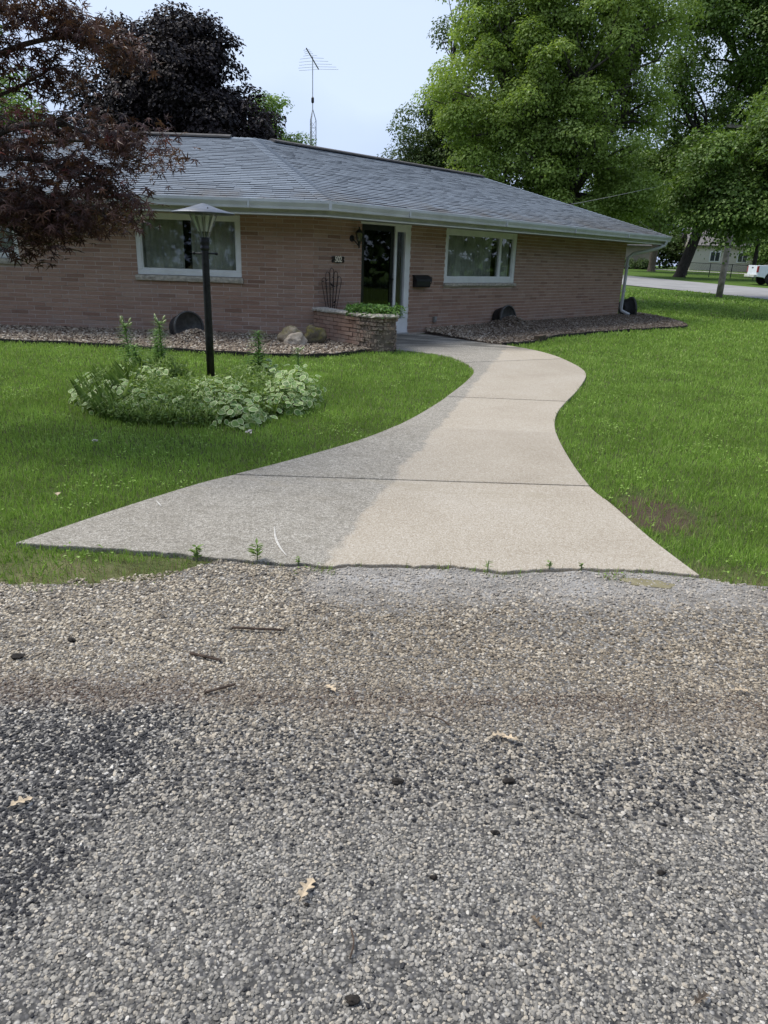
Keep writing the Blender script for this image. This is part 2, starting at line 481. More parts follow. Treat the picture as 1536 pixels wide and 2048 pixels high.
def make_brick(name, pale=0.0, old=0.0, proc=False):
    m, nt, out = new_mat(name)
    p = pos(nt)
    if proc:
        br = A(nt, 'TexBrick', {'offset': 0.33}, Vector=A(nt, 'TexCoord').outputs['Object'], Scale=1.0)
        rnd = br.outputs['Fac']
    oi = A(nt, 'ObjectInfo').outputs['Random']
    at = A(nt, 'Attribute', {'attribute_name': 'tint'}).outputs['Fac']
    r = A(nt, 'Math', {'operation': 'FRACT'}, Value=mth(nt, 'ADD', mth(nt, 'MULTIPLY', oi, 7.31), at)).outputs[0]
    c = ramp(nt, r, [(0.0, (0.25, 0.15, 0.108)), (0.10, (0.315, 0.194, 0.142)), (0.35, (0.35, 0.220, 0.162)), (0.7, (0.365, 0.234, 0.173)), (1.0, (0.40, 0.270, 0.203))])
    gr = noise(nt, pos(nt, (1, 1, 3)), 26, 5, 0.7)
    c = mixc(nt, 0.5, c, ramp(nt, gr, [(0.25, 0.62), (0.6, 1.15)]), 'MULTIPLY')
    big = noise(nt, p, 0.9, 4)
    c = mixc(nt, mth(nt, 'MULTIPLY', ramp(nt, big, [(0.45, 0.0), (0.75, 1.0)]), 0.3), c, (0.33, 0.26, 0.225))
    sx = A(nt, 'SeparateXYZ', Vector=p)
    splash = mth(nt, 'MULTIPLY', sstep(nt, sx.outputs['Z'], 0.42, 0.08), ramp(nt, noise(nt, p, 3.2, 5, 0.7), [(0.45, 0.0), (0.7, 0.55)]))
    c = mixc(nt, splash, c, (0.40, 0.36, 0.31))
    if old:
        stn = ramp(nt, noise(nt, pos(nt, (1, 1, 0.6)), 7, 5, 0.75), [(0.34, 0.0), (0.48, 1.0)])
        reg = mth(nt, 'MULTIPLY', sstep(nt, sx.outputs['X'], -0.66, -0.5), stn)
        c = mixc(nt, mth(nt, 'MULTIPLY', reg, 0.85), c, mixc(nt, ramp(nt, noise(nt, p, 30, 4, 0.7), [(0.42, 0.0), (0.6, 1.0)]), (0.045, 0.038, 0.028), (0.40, 0.33, 0.26)))
    finish(nt, out, c, 0.85, bump(nt, gr, 0.6, 0.004), 0.2)
    return m
M_BRICK = make_brick('brick')
M_BRICK_OLD = make_brick('old_brick', old=1.0)
M_MORTAR = plain('mortar', (0.52, 0.43, 0.375), 0.95, 0.15, 5, bmp=0.5, bscale=120)
M_MORTAR_D = plain('old_mortar', (0.16, 0.125, 0.10), 0.95, 0.25, 6, bmp=0.5, bscale=120)

def make_shingle():
    m, nt, out = new_mat('shingle')
    oi = A(nt, 'ObjectInfo').outputs['Random']
    at = A(nt, 'Attribute', {'attribute_name': 'tint'}).outputs['Fac']
    r = A(nt, 'Math', {'operation': 'FRACT'}, Value=mth(nt, 'ADD', mth(nt, 'MULTIPLY', oi, 7.31), at)).outputs[0]
    p = pos(nt)
    c = ramp(nt, r, [(0.0, (0.150, 0.180, 0.215)), (0.3, (0.165, 0.197, 0.235)), (0.65, (0.178, 0.212, 0.252)), (1.0, (0.205, 0.242, 0.282))])
    gr = noise(nt, p, 160, 2, 0.8)
    c = mixc(nt, 0.6, c, ramp(nt, gr, [(0.3, 0.6), (0.7, 1.35)]), 'MULTIPLY')
    sx = A(nt, 'SeparateXYZ', Vector=p)
    # algae and grit near the eaves
    st = mth(nt, 'MULTIPLY', sstep(nt, sx.outputs['Z'], 2.75, 2.3), ramp(nt, noise(nt, p, 1.4, 5, 0.7), [(0.42, 0.0), (0.64, 0.75)]))
    c = mixc(nt, st, c, (0.10, 0.085, 0.065))
    e2 = mth(nt, 'MULTIPLY', sstep(nt, sx.outputs['X'], 2.6, 6.2), sstep(nt, sx.outputs['Z'], 3.0, 2.5))
    c = mixc(nt, mth(nt, 'MULTIPLY', e2, 0.45), c, (0.10, 0.095, 0.085))
    finish(nt, out, c, 0.85, bump(nt, gr, 0.5, 0.003), 0.35)
    return m
M_SHIN = make_shingle()
M_BUTT = plain('shingle_edge', (0.045, 0.05, 0.058), 0.95, 0.3, 20)  # dark cut asphalt edge; also paints the shadow line below each course

M_WHITE = plain('white_paint', (0.74, 0.75, 0.74), 0.45, 0.06, 5)
M_WHITE2 = plain('shaded_white', (0.46, 0.47, 0.43), 0.55, 0.12, 4)  # white paint with eave shade and green grass bounce mixed into its colour
M_GUT = plain('gutter_aluminium', (0.56, 0.58, 0.585), 0.42, 0.10, 2.5)
M_STONESILL = plain('limestone', (0.46, 0.42, 0.35), 0.9, 0.25, 18, bmp=0.9, bscale=35)
M_BLACK = plain('black_metal', (0.012, 0.012, 0.013), 0.45, 0.3, 12)
M_BLACKP = plain('black_plastic', (0.026, 0.026, 0.027), 0.6, 0.3, 8)
M_DOOR = plain('dark_door', (0.010, 0.010, 0.011), 0.35, 0.3, 5)
M_CHROME = plain('dull_metal', (0.32, 0.32, 0.32), 0.4, 0.2, 12, metal=0.7)
M_CURT = plain('curtain', (0.62, 0.60, 0.55), 0.9, 0.25, 3)
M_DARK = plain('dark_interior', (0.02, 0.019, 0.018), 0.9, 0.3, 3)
M_CREAM = plain('cream_paint', (0.80, 0.72, 0.58), 0.6, 0.1, 20)

def make_glass(name, tint=(0.75, 0.8, 0.78), rough=0.02, ior=1.5):
    m, nt, out = new_mat(name)
    bf = A(nt, 'NewGeometry').outputs['Backfacing']
    fr = A(nt, 'Fresnel', IOR=mth(nt, 'ADD', ior, mth(nt, 'MULTIPLY', bf, 1.0 / ior - ior))).outputs[0]
    tr = A(nt, 'BsdfTransparent', Color=tint)
    gl = A(nt, 'BsdfGlossy', Color=(0.95, 0.97, 1.0), Roughness=rough)
    mx = nt.nodes.new('ShaderNodeMixShader')
    nt.links.new(fr, mx.inputs[0]); nt.links.new(tr.outputs[0], mx.inputs[1]); nt.links.new(gl.outputs[0], mx.inputs[2])
    nt.links.new(mx.outputs[0], out.inputs['Surface'])
    return m
M_GLASS = make_glass('window_glass', (0.80, 0.83, 0.81))
M_GLASS_D = make_glass('door_glass', (0.35, 0.37, 0.37))

# ------------------------------------------------------------------ ground, road, walk
mb = MB()
xs = [-260, -60, -25, -12, -6, -3, 0, 3, 6, 12, 25, 60, 260]
ys = [-60, -20, -5, 0, 4, 8, 12, 16, 20, 24, 30, 38, 46, 56, 70, 90, 140, 400]
vs = [(x, y, float(terrain(x, y)) - 0.03) for y in ys for x in xs]
fs = [(j * len(xs) + i, j * len(xs) + i + 1, (j + 1) * len(xs) + i + 1, (j + 1) * len(xs) + i) for j in range(len(ys) - 1) for i in range(len(xs) - 1)]
tag(mb.add(vs, fs).build('ground', M_SOIL), kind='structure')

# outlines (metres, walker's eye at the origin looking along +y)
WALK_L = [(-1.95, 3.50), (-1.59, 4.13), (-1.26, 4.65), (-1.04, 4.91), (-0.67, 5.38), (-0.23, 6.01), (0.12, 6.69), (0.45, 7.54), (0.76, 8.49),
          (1.04, 9.47), (1.21, 10.30), (1.16, 11.10), (0.91, 11.86), (0.43, 12.31), (0.09, 12.45)]
WALK_R = [(1.64, 3.39), (1.56, 3.90), (1.51, 4.48), (1.46, 4.89), (1.49, 5.67), (1.58, 6.56), (1.72, 7.24), (1.93, 7.88), (2.37, 8.98),
          (2.78, 10.19), (2.91, 11.05), (2.85, 12.18), (2.64, 13.00), (2.3, 13.6), (1.95, 13.88)]
NEAR = [(-1.95, 3.50), (-1.30, 3.46), (-0.86, 3.40), (-0.63, 3.37), (-0.27, 3.35), (-0.09, 3.38), (0.17, 3.39), (0.35, 3.40), (0.60, 3.355),
        (0.87, 3.40), (1.13, 3.43), (1.34, 3.43), (1.64, 3.39)]
WL = [tuple(p) for p in spline(WALK_L, 8)]
WR = [tuple(p) for p in spline(WALK_R, 8)]
NE = []
for i, p in enumerate(spline(NEAR, 9)):
    k = 0 if i == 0 else (mnoise.noise(Vector((p.x * 9, 3.1, 0))) * 0.022 + mnoise.noise(Vector((p.x * 31, 7.1, 0))) * 0.014)
    NE.append((p.x, p.y + k))
WALK_POLY = NE + WR[1:] + [(0.73, 15.33), (0.1, 15.05), (-0.35, 14.5), (0.05, 12.75)] + WL[::-1][:-1]
# concrete slabs, cut by the tooled joints (joint y at left edge, at right edge)
JOINTS = [(4.87, 4.89), (6.60, 6.55), (8.22, 8.17), (9.95, 10.05), (11.15, 12.03)]
def cut(line, y0, y1):
    def at(y):
        for a, b in zip(line, line[1:]):
            if (a[1] - y) * (b[1] - y) <= 0 and a[1] != b[1]:
                t = (y - a[1]) / (b[1] - a[1])
                return (a[0] + (b[0] - a[0]) * t, y)
        return line[-1]
    mid = [p for p in line if y0 + 1e-4 < p[1] < y1 - 1e-4]
    return ([at(y0)] if y0 > -5 else []) + mid + ([at(y1)] if y1 < 50 else [])
walk = empty('walkway', (0.4, 3.4, 0))
tag(walk, kind='structure')
G = 0.004
polys = []
for k in range(len(JOINTS) + 1):
    l0 = JOINTS[k - 1][0] + G if k else -9; l1 = JOINTS[k][0] - G if k < len(JOINTS) else 99
    r0 = JOINTS[k - 1][1] + G if k else -9; r1 = JOINTS[k][1] - G if k < len(JOINTS) else 99
    L = cut(WL, l0, l1); Rr = cut(WR, r0, r1)
    if k == 0:
        poly = NE + Rr[1:] + L[::-1][:-1]
    elif k == len(JOINTS):
        poly = Rr + [(1.3, 13.6), (0.05, 12.75)] + L[::-1]
    else:
        poly = Rr + L[::-1]
    polys.append(poly)
polys.append([(0.055, 12.765), (1.29, 13.612), (1.94, 13.895), (0.735, 15.34), (0.1, 15.12), (-0.30, 14.62)])
for i, poly in enumerate(polys):
    top = 0.0 + 0.004 * (i % 2)
    o = MB().prism(poly, -0.12, top).build('slab', M_CONC, walk, bevel=0.006)
# near road: irregular edge against lawn and walk
EDGE_L = [(-14, 2.85), (-6, 2.95), (-3, 3.0), (-1.78, 3.02), (-1.29, 3.09), (-1.08, 3.16), (-0.92, 3.30), (-0.84, 3.385)]
EDGE_R = [(1.66, 3.37), (1.75, 3.32), (1.94, 3.29), (3, 3.27), (7, 3.2), (14, 3.1)]
edge = [(p.x, p.y + mnoise.noise(Vector((p.x * 5, 1.7, 0))) * 0.035) for p in spline(EDGE_L, 8)] + \
       [(p[0], p[1] - 0.022 + mnoise.noise(Vector((p[0] * 14, 9.3, 0))) * 0.018) for p in NE if -0.82 < p[0] < 1.65] + \
       [(p.x, p.y + mnoise.noise(Vector((p.x * 5, 4.7, 0))) * 0.035) for p in spline(EDGE_R, 8)]
ROAD_POLY = [(14, -9), (-14, -9)] + edge
mb = MB()
top = [(x, y, -0.010) for x, y in edge]; low = [(x, y + 0.03, -0.05) for x, y in edge]
n = len(edge)
cols = [-9, 0.4, 1.5, 2.4]
rows = [[(x, c, -0.010) for x, y in edge] for c in cols] + [top, low]
vs = [p for r in rows for p in r]
fs = [(r * n + i, r * n + i + 1, (r + 1) * n + i + 1, (r + 1) * n + i) for r in range(len(rows) - 1) for i in range(n - 1)]
road = mb.add(vs, fs).build('road', M_ROAD)
tag(road, kind='structure')
EX = np.array([p[0] for p in edge]); EY = np.array([p[1] for p in edge])
def road_edge(x):
    return np.interp(x, EX, EY)

# scattered stones through geometry nodes (one icosphere, per-point scale/rotation/tint)
def scatter(name, P, S, Rt, tint, mat, subdiv=2, parent=None):
    me = bpy.data.meshes.new(name)
    me.vertices.add(len(P))
    me.vertices.foreach_set('co', np.asarray(P, np.float32).ravel())
    for nm, arr in (('scl', S), ('rot', Rt)):
        a = me.attributes.new(nm, 'FLOAT_VECTOR', 'POINT')
        a.data.foreach_set('vector', np.asarray(arr, np.float32).ravel())
    a = me.attributes.new('tint', 'FLOAT', 'POINT')
    a.data.foreach_set('value', np.asarray(tint, np.float32))
    me.update()
    o = link(name, me, mat, parent)
    ng = bpy.data.node_groups.new(name + '_scatter', 'GeometryNodeTree')
    ng.interface.new_socket('Geometry', in_out='INPUT', socket_type='NodeSocketGeometry')
    ng.interface.new_socket('Geometry', in_out='OUTPUT', socket_type='NodeSocketGeometry')
    gi = ng.nodes.new('NodeGroupInput'); go = ng.nodes.new('NodeGroupOutput')
    ico = ng.nodes.new('GeometryNodeMeshIcoSphere')
    ico.inputs['Subdivisions'].default_value = subdiv
    ico.inputs['Radius'].default_value = 1.0
    sp = ng.nodes.new('GeometryNodeSetPosition')
    nz = ng.nodes.new('ShaderNodeTexNoise'); nz.inputs['Scale'].default_value = 1.3
    sub = ng.nodes.new('ShaderNodeVectorMath'); sub.operation = 'SUBTRACT'; sub.inputs[1].default_value = (0.5, 0.5, 0.5)
    ml = ng.nodes.new('ShaderNodeVectorMath'); ml.operation = 'MULTIPLY'; ml.inputs[1].default_value = (1.1, 1.1, 1.1)
    sm = ng.nodes.new('GeometryNodeSetMaterial'); sm.inputs['Material'].default_value = mat
    ip = ng.nodes.new('GeometryNodeInstanceOnPoints')
    a1 = ng.nodes.new('GeometryNodeInputNamedAttribute'); a1.data_type = 'FLOAT_VECTOR'; a1.inputs['Name'].default_value = 'scl'
    a2 = ng.nodes.new('GeometryNodeInputNamedAttribute'); a2.data_type = 'FLOAT_VECTOR'; a2.inputs['Name'].default_value = 'rot'
    er = ng.nodes.new('FunctionNodeEulerToRotation')
    L = ng.links.new
    L(nz.outputs['Color'], sub.inputs[0]); L(sub.outputs[0], ml.inputs[0]); L(ml.outputs[0], sp.inputs['Offset'])
    L(ico.outputs['Mesh'], sp.inputs['Geometry']); L(sp.outputs['Geometry'], sm.inputs['Geometry'])
    L(gi.outputs[0], ip.inputs['Points']); L(sm.outputs['Geometry'], ip.inputs['Instance'])
    L(a2.outputs['Attribute'], er.inputs[0]); L(er.outputs[0], ip.inputs['Rotation'])
    L(a1.outputs['Attribute'], ip.inputs['Scale']); L(ip.outputs['Instances'], go.inputs[0])
    o.modifiers.new('scatter', 'NODES').node_group = ng
    return o
def jgrid(x0, x1, y0, y1, step):
    nx = int((x1 - x0) / step); ny = int((y1 - y0) / step)
    X, Y = np.meshgrid(x0 + (np.arange(nx) + 0.5) * step, y0 + (np.arange(ny) + 0.5) * step)
    X = X.ravel() + rng.uniform(-0.5, 0.5, X.size) * step; Y = Y.ravel() + rng.uniform(-0.5, 0.5, Y.size) * step
    return X, Y
PX = []; PY = []; PS = []
for (y0, y1, step) in ((0.75, 1.6, 0.0082), (1.6, 2.5, 0.0098), (2.5, 3.5, 0.0122)):
    w0 = 0.75 * y0 + 0.55; w1 = 0.75 * y1 + 0.6
    X, Y = jgrid(-w1, w1, y0, y1, step)
    k = np.abs(X) < 0.66 * Y + 0.5
    PX.append(X[k]); PY.append(Y[k]); PS.append(np.full(k.sum(), step))
for sgn in (-1, 1):                                       # coarser spread outside the main view
    X, Y = jgrid(-4.6, 4.6, 0.3, 3.5, 0.0165)
    k = (X * sgn > 0.66 * Y + 0.5) & (X * sgn < 0.66 * Y + 2.0)
    PX.append(X[k]); PY.append(Y[k]); PS.append(np.full(k.sum(), 0.0165))
X = np.concatenate(PX); Y = np.concatenate(PY); ST = np.concatenate(PS)
k = Y < road_edge(X) - 0.005 + np.where((X > -0.8) & (X < 1.66), 0, (gridnoise(X, Y, 11, 15) - 0.35) * 0.16)
X, Y, ST = X[k], Y[k], ST[k]
silt = (Y > 2.95 + (gridnoise(X, Y, 3.0, 3) - 0.5) * 0.9) & (X > WASH_A + WASH_B * Y) & (X < 2.3)
bare = gridnoise(X, Y * 1.5, 4.0, 5) * 0.6 + gridnoise(X, Y, 13.0, 9) * 0.4
keep = (rng.random(X.size) < np.where(silt, 0.55, np.where(bare < 0.33, 0.6, 0.95)))
X, Y, ST = X[keep], Y[keep], ST[keep]
sz = ST * np.clip(rng.lognormal(-0.70, 0.32, X.size), 0.2, 0.82)
S = np.stack([sz * rng.uniform(0.85, 1.35, X.size), sz * rng.uniform(0.75, 1.1, X.size), sz * rng.uniform(0.45, 0.8, X.size)], 1)
P = np.stack([X, Y, -0.010 + S[:, 2] * rng.uniform(-0.35, 0.45, X.size)], 1)
Rt = np.stack([rng.normal(0, 0.25, X.size), rng.normal(0, 0.25, X.size), rng.uniform(0, 6.28, X.size)], 1)
road_gravel = scatter('road_gravel', P, S, Rt, np.clip(rng.beta(1.7, 1.7, X.size), 0, 1), M_STONE, 1)
tag(road_gravel, 'grey and tan stone chips embedded in the road surface', 'gravel', kind='stuff')

# far street behind the house corner, raised a little with the land
def tz(x, y, dz=0.0):
    return (x, y, float(terrain(x, y)) - 0.03 + dz)
st_near = [(20.5, 26.0), (18.2, 35.6), (16.3, 42.5), (14.2, 48.5), (12, 56), (9, 70), (4, 92)]
st_far = [(29.5, 38), (26.6, 45.5), (23.6, 51.0), (21.5, 57.0), (18.8, 66), (15.5, 77), (11, 95)]
sn = spline(st_near, 6); sf = spline(st_far, 6)
vs = [tz(p.x, p.y, 0.03) for p in sn] + [tz(p.x, p.y, 0.03) for p in sf]
n = len(sn)
tag(MB().add(vs, [(i, n + i, n + i + 1, i + 1) for i in range(n - 1)]).build('street', M_STREET), kind='structure')
# pale far sidewalk
vs = []
for x, y in ((70, 62), (44, 75), (30, 84), (16, 96)):
    vs += [tz(x, y, 0.04), tz(x + 0.5, y + 1.4, 0.05)]
tag(MB().add(vs, [(i, i + 2, i + 3, i + 1) for i in (0, 2, 4)]).build('sidewalk', plain('pale_concrete', (0.5, 0.48, 0.44), 0.9, 0.1, 3)), kind='structure')

# ------------------------------------------------------------------ the house
C2 = Vector((-1.4087, 13.493))
class Face:
    def __init__(s, ang):
        s.d = Vector((math.cos(ang), math.sin(ang)))
        s.o = Vector((math.sin(ang), -math.cos(ang)))      # outward
        s.ang = ang
    def p(s, t, off, z):
        q = C2 + s.d * t + s.o * off
        return Vector((q.x, q.y, z))
    def M(s):                                              # local x along wall, y outward, z up
        return Matrix(((s.d.x, -s.o.x, 0), (s.d.y, -s.o.y, 0), (0, 0, 1)))
    def box(s, mb, t0, t1, o0, o1, z0, z1):
        return mb.box(s.p((t0 + t1) / 2, (o0 + o1) / 2, (z0 + z1) / 2), (t1 - t0, o1 - o0, z1 - z0), s.M())
FL, FR = Face(0.0058), Face(0.8214)
def corner(off, z):
    """meeting point of both facade lines moved outward by off"""
    a, b = FL.o, FR.o
    det = a.x * b.y - a.y * b.x
    x = (off * b.y - a.y * off) / det; y = (a.x * off - off * b.x) / det
    return Vector((C2.x + x, C2.y + y, z))
house = empty('brick_house', (C2.x, C2.y, 0))
tag(house, 'long pink-brick ranch house with bent front and grey shingle hip roof', 'house')
WALL_H = 2.10
LT0, RT1 = -9.6, 12.05
OPEN = {'L': [(-3.152, -1.287, 0.955, 2.085), (-7.3, -5.24, 1.15, 2.03)],
        'R': [(1.197, 2.575, -0.02, 2.085), (3.70, 6.38, 0.925, 2.10)]}
BL, BH = 0.325, 0.0735
def spans(t0, t1, z0, z1, ops):
    """wall interval minus the openings that overlap the z range"""
    seg = [(t0, t1)]
    for a, b, c, d in ops:
        if z1 > c + 1e-4 and z0 < d - 1e-4:
            seg = [q for s in seg for q in ((s[0], min(s[1], a)), (max(s[0], b), s[1])) if q[1] - q[0] > 0.01]
    return seg
brick_jobs = []
unit_brick = None
for key, F, t0, t1 in (('L', FL, LT0, 0.0), ('R', FR, 0.0, RT1)):
    ops = OPEN[key]
    wm = MB()
    zs = sorted({-0.05, WALL_H} | {z for o in ops for z in o[2:] if -0.05 < z < WALL_H})
    for z0, z1 in zip(zs, zs[1:]):
        for a, b in spans(t0, t1, z0, z1, ops):
            F.box(wm, a, b, -0.12, -0.0015, z0, z1)
    wall = wm.build('wall', M_MORTAR, house)
    tag(wall, 'left front wall of long pink bricks' if key == 'L' else 'right front wall of long pink bricks, angled away')
    nC = int(WALL_H / BH) + 1
    for r in range(nC):
        z0 = r * BH + 0.0068; z1 = min((r + 1) * BH - 0.0068, WALL_H - 0.002)
        if z1 - z0 < 0.02:
            continue
        off = (0.0, BL / 3)[r % 2]
        for a, b in spans(t0, t1, z0, z1, ops):
            if key == 'L':                      # count from the corner so the bond meets it
                k = math.floor((a - off) / BL)
            else:
                k = math.floor((a - off) / BL)
            while True:
                s0 = max(a, k * BL + off + 0.0072); s1 = min(b, (k + 1) * BL + off - 0.0072)
                if s0 >= b - 0.012:
                    break
                if s1 - s0 > 0.02:
                    brick_jobs.append((key, F, wall, s0, s1, z0, z1))
                k += 1
# nearest bricks in view become single objects, the rest one relief per wall
def score(j):
    key, F, w, s0, s1, z0, z1 = j
    p = F.p((s0 + s1) / 2, 0, (z0 + z1) / 2)
    s = (s1 - s0) / (p.length ** 2)
    if key == 'L' and (s0 < -5.6 or (z0 > 1.55 and s1 < -3.1)): s *= 0.1
    if key == 'R' and s1 < 1.2 and z1 < 0.55: s *= 0.1
    if z0 < 0.07: s *= 0.1
    return -s
brick_jobs.sort(key=score)
bm_ = MB().box((0, 0, 0), (1, 1, 1))
me_brick = bpy.data.meshes.new('brick')
me_brick.from_pydata(bm_.v, [], bm_.f); me_brick.update()
me_brick.materials.append(M_BRICK)
rest = {'L': ([], [], []), 'R': ([], [], [])}
walls = {}
for i, (key, F, wall, s0, s1, z0, z1) in enumerate(brick_jobs):
    walls[key] = wall
    dep = 0.022 + random.uniform(-0.002, 0.0025)
    M = F.M().to_4x4()
    M.translation = F.p((s0 + s1) / 2, dep / 2 - 0.018, (z0 + z1) / 2)
    M = M @ Matrix.Rotation(random.uniform(-0.004, 0.004), 4, 'Z') @ Matrix.Diagonal((s1 - s0, dep, z1 - z0, 1))
    if i < 300:
        o = link('brick', me_brick, None)
        attach(o, wall)
        o.matrix_basis = M
    else:
        V, Fc, T = rest[key]
        k = len(V)
        V += [M @ Vector(v) for v in bm_.v]
        Fc += [tuple(a + k for a in f) for f in bm_.f]
        T += [random.random()] * 6
for key, (V, Fc, T) in rest.items():
    o = link('brick_courses', npmesh('brick_courses', [tuple(v) for v in V], Fc, T), M_BRICK, walls[key])
    tag(o, kind='stuff')
# remaining sides of the shell
IN = 7.78
def shell_pt(F, t, off):
    return F.p(t, off, 0)
bc = corner(-IN, 0)
mb = MB()
def wallseg(p, q, name):
    d = (q - p); L = d.length; d.normalize()
    nrm = Vector((-d.y, d.x, 0))
    Mx = Matrix(((d.x, nrm.x, 0), (d.y, nrm.y, 0), (0, 0, 1)))
    m = MB().box((p + q) / 2 + Vector((0, 0, WALL_H / 2 - 0.03)), (L, 0.12, WALL_H), Mx)
    return m.build(name, M_BRICK, house)
pl = FL.p(LT0 + 0.06, -0.125, 0); pbl = FL.p(LT0 + 0.06, -IN, 0)
pr = FR.p(RT1 - 0.06, -0.125, 0); pbr = FR.p(RT1 - 0.06, -IN, 0)
wallseg(pl, pbl, 'side_wall'); wallseg(pbl, bc, 'back_wall'); wallseg(bc, pbr, 'back_wall'); wallseg(pr, pbr, 'side_wall')

# roof ------------------------------------------------------------
EO, EZ, RO, RZ = 0.775, 2.305, -3.8939, 3.8124
TL_E, TR_E = LT0 - 0.8, 13.15                         # eave ends along the walls
TL_R, TR_R = LT0 + 3.0, 9.95                          # ridge ends
BO = 2 * RO - EO                                      # back eave offset
eL, eC, eR = FL.p(TL_E, EO, EZ), corner(EO, EZ), FR.p(TR_E, EO, EZ)
rL, rC, rR = FL.p(TL_R, RO, RZ), corner(RO, RZ), FR.p(TR_R, RO, RZ)
bL, bC, bR = FL.p(TL_E, BO, EZ), corner(BO, EZ), FR.p(TR_E, BO, EZ)
vs = [eL, eC, eR, rL, rC, rR, bL, bC, bR]
fs = [(0, 1, 4, 3), (1, 2, 5, 4), (2, 8, 5), (8, 7, 4, 5), (7, 6, 3, 4), (6, 0, 3)]
roof = MB().add(vs, fs).build('roof', M_SHIN, house)
sol = roof.modifiers.new('deck', 'SOLIDIFY'); sol.thickness = 0.05; sol.offset = -1
tag(roof, 'grey asphalt shingle hip roof with darker grime along the eaves')
wedge_v = [(0, 0, 0), (1, 0, 0), (1, 1, 0), (0, 1, 0), (0, 0, 1), (1, 0, 1), (1, 1, 0.15), (0, 1, 0.15)]
wedge_f = [(0, 3, 2, 1), (4, 5, 6, 7), (0, 1, 5, 4), (1, 2, 6, 5), (2, 3, 7, 6), (3, 0, 4, 7)]
me_sh = bpy.data.meshes.new('shingle')
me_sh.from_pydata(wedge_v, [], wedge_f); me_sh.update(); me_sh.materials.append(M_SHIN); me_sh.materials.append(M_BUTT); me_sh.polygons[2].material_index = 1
sh_jobs = []
for F, a, b, c, d in ((FL, eL, eC, rC, rL), (FR, eC, eR, rR, rC)):
    u = (b - a).normalized()
    up = (d - a); up = up - u * up.dot(u)
    Ls = up.length; up.normalize()
    nrm = u.cross(up).normalized()
    uR1 = (c - a).dot(u); uL1 = (d - a).dot(u); W = (b - a).length
    nv = int(Ls / 0.128)
    for r in range(nv):
        v0 = Ls * r / nv - (0.03 if r == 0 else 0); v1 = Ls * (r + 1) / nv + 0.02
        lim = lambda v: (uL1 * v / Ls, W + (uR1 - W) * v / Ls)
        x = lim(v0)[0] - random.random() * 0.3
        while x < lim(v0)[1]:
            w = random.choice((0.24, 0.30, 0.305, 0.305, 0.31, 0.36))
            x0, x1 = x, x + w - 0.004
            x += w
            th = random.choice((0.011, 0.012, 0.014, 0.017))
            la, lb = lim(v0), lim(v1)
            c0, c1 = max(x0, la[0]), min(x1, la[1]); e0, e1 = max(x0, lb[0]), min(x1, lb[1])
            if c1 - c0 < 0.015:
                continue
            if e1 - e0 < 0.0:
                e0 = e1 = min(max((x0 + x1) / 2, lb[0]), lb[1])
            full = (c0 == x0 and c1 == x1 and e0 == x0 and e1 == x1)
            base = a + nrm * 0.002
            sh_jobs.append((base, u, up, nrm, c0, c1, e0, e1, v0, v1, th, full))
def sh_score(j):
    p = j[0] + j[1] * j[4] + j[2] * j[8]
    s = (j[5] - j[4]) / p.length ** 2
    if p.x < -2.9 or not j[11]: s *= 0.05
    return -s
sh_jobs.sort(key=sh_score)
V = []; Fc = []; T = []
for i, (base, u, up, nrm, c0, c1, e0, e1, v0, v1, th, full) in enumerate(sh_jobs):
    if i < 300:
        M = Matrix((u * (c1 - c0), up * (v1 - v0), nrm * th)).transposed().to_4x4()
        M.translation = base + u * c0 + up * v0
        o = link('shingle', me_sh, None)
        attach(o, roof)
        o.matrix_basis = M
    else:
        k = len(V)
        lo = [base + u * c0 + up * v0, base + u * c1 + up * v0, base + u * e1 + up * v1, base + u * e0 + up * v1]
        V += lo + [lo[0] + nrm * th, lo[1] + nrm * th, lo[2] + nrm * th * 0.15, lo[3] + nrm * th * 0.15]
        Fc += [tuple(q + k for q in f) for f in wedge_f]
        T += [random.random()] * 6
me = npmesh('shingle_courses', [tuple(v) for v in V], Fc, T)
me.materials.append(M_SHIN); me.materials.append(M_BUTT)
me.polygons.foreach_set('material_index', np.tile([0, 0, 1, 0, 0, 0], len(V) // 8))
o = link('shingle_courses', me, None, roof)
tag(o, kind='stuff')
# hip and ridge caps
def cap_run(p, q, nA, nB, step=0.14, w=0.15, lift=0.012, name='hip_cap'):
    m = MB()
    d = q - p; L = d.length; d.normalize()
    sA = d.cross(nA).normalized(); sB = d.cross(nB).normalized()
    if sA.z > 0: sA = -sA
    if sB.z > 0: sB = -sB
    x = 0.0
    while x < L - 0.02:
        a = p + d * x; b = p + d * min(L, x + step * 1.15)
        h0, h1 = Vector((0, 0, lift + 0.010)), Vector((0, 0, lift))
        vs = [a + sA * w + h0, a + h0 * 1.2, a + sB * w + h0, b + sA * w + h1, b + h1 * 1.2, b + sB * w + h1]
        vs += [v - Vector((0, 0, 0.008)) for v in vs]
        m.add(vs, [(0, 1, 4, 3), (1, 2, 5, 4), (6, 9, 10, 7), (7, 10, 11, 8), (0, 6, 7, 1), (1, 7, 8, 2), (0, 3, 9, 6), (2, 8, 11, 5), (3, 4, 10, 9), (4, 5, 11, 10)])
        x += step
    return m.build(name, M_SHIN, roof)
def nrm3(a, b, c):
    v = (b - a).cross(c - a).normalized()
    return v if v.z > 0 else -v
nFL, nFR = nrm3(eL, eC, rC), nrm3(eC, eR, rR)
nBL, nBR, nEnd, nEndL = nrm3(bL, bC, rC), nrm3(bC, bR, rR), nrm3(eR, bR, rR), nrm3(eL, bL, rL)
cap_run(eC, rC, nFL, nFR)
cap_run(eR, rR, nFR, nEnd)
cap_run(eL, rL, nFL, nEndL)
cap_run(rL, rC, nFL, nBL, name='ridge_cap'); cap_run(rC, rR, nFR, nBR, name='ridge_cap')
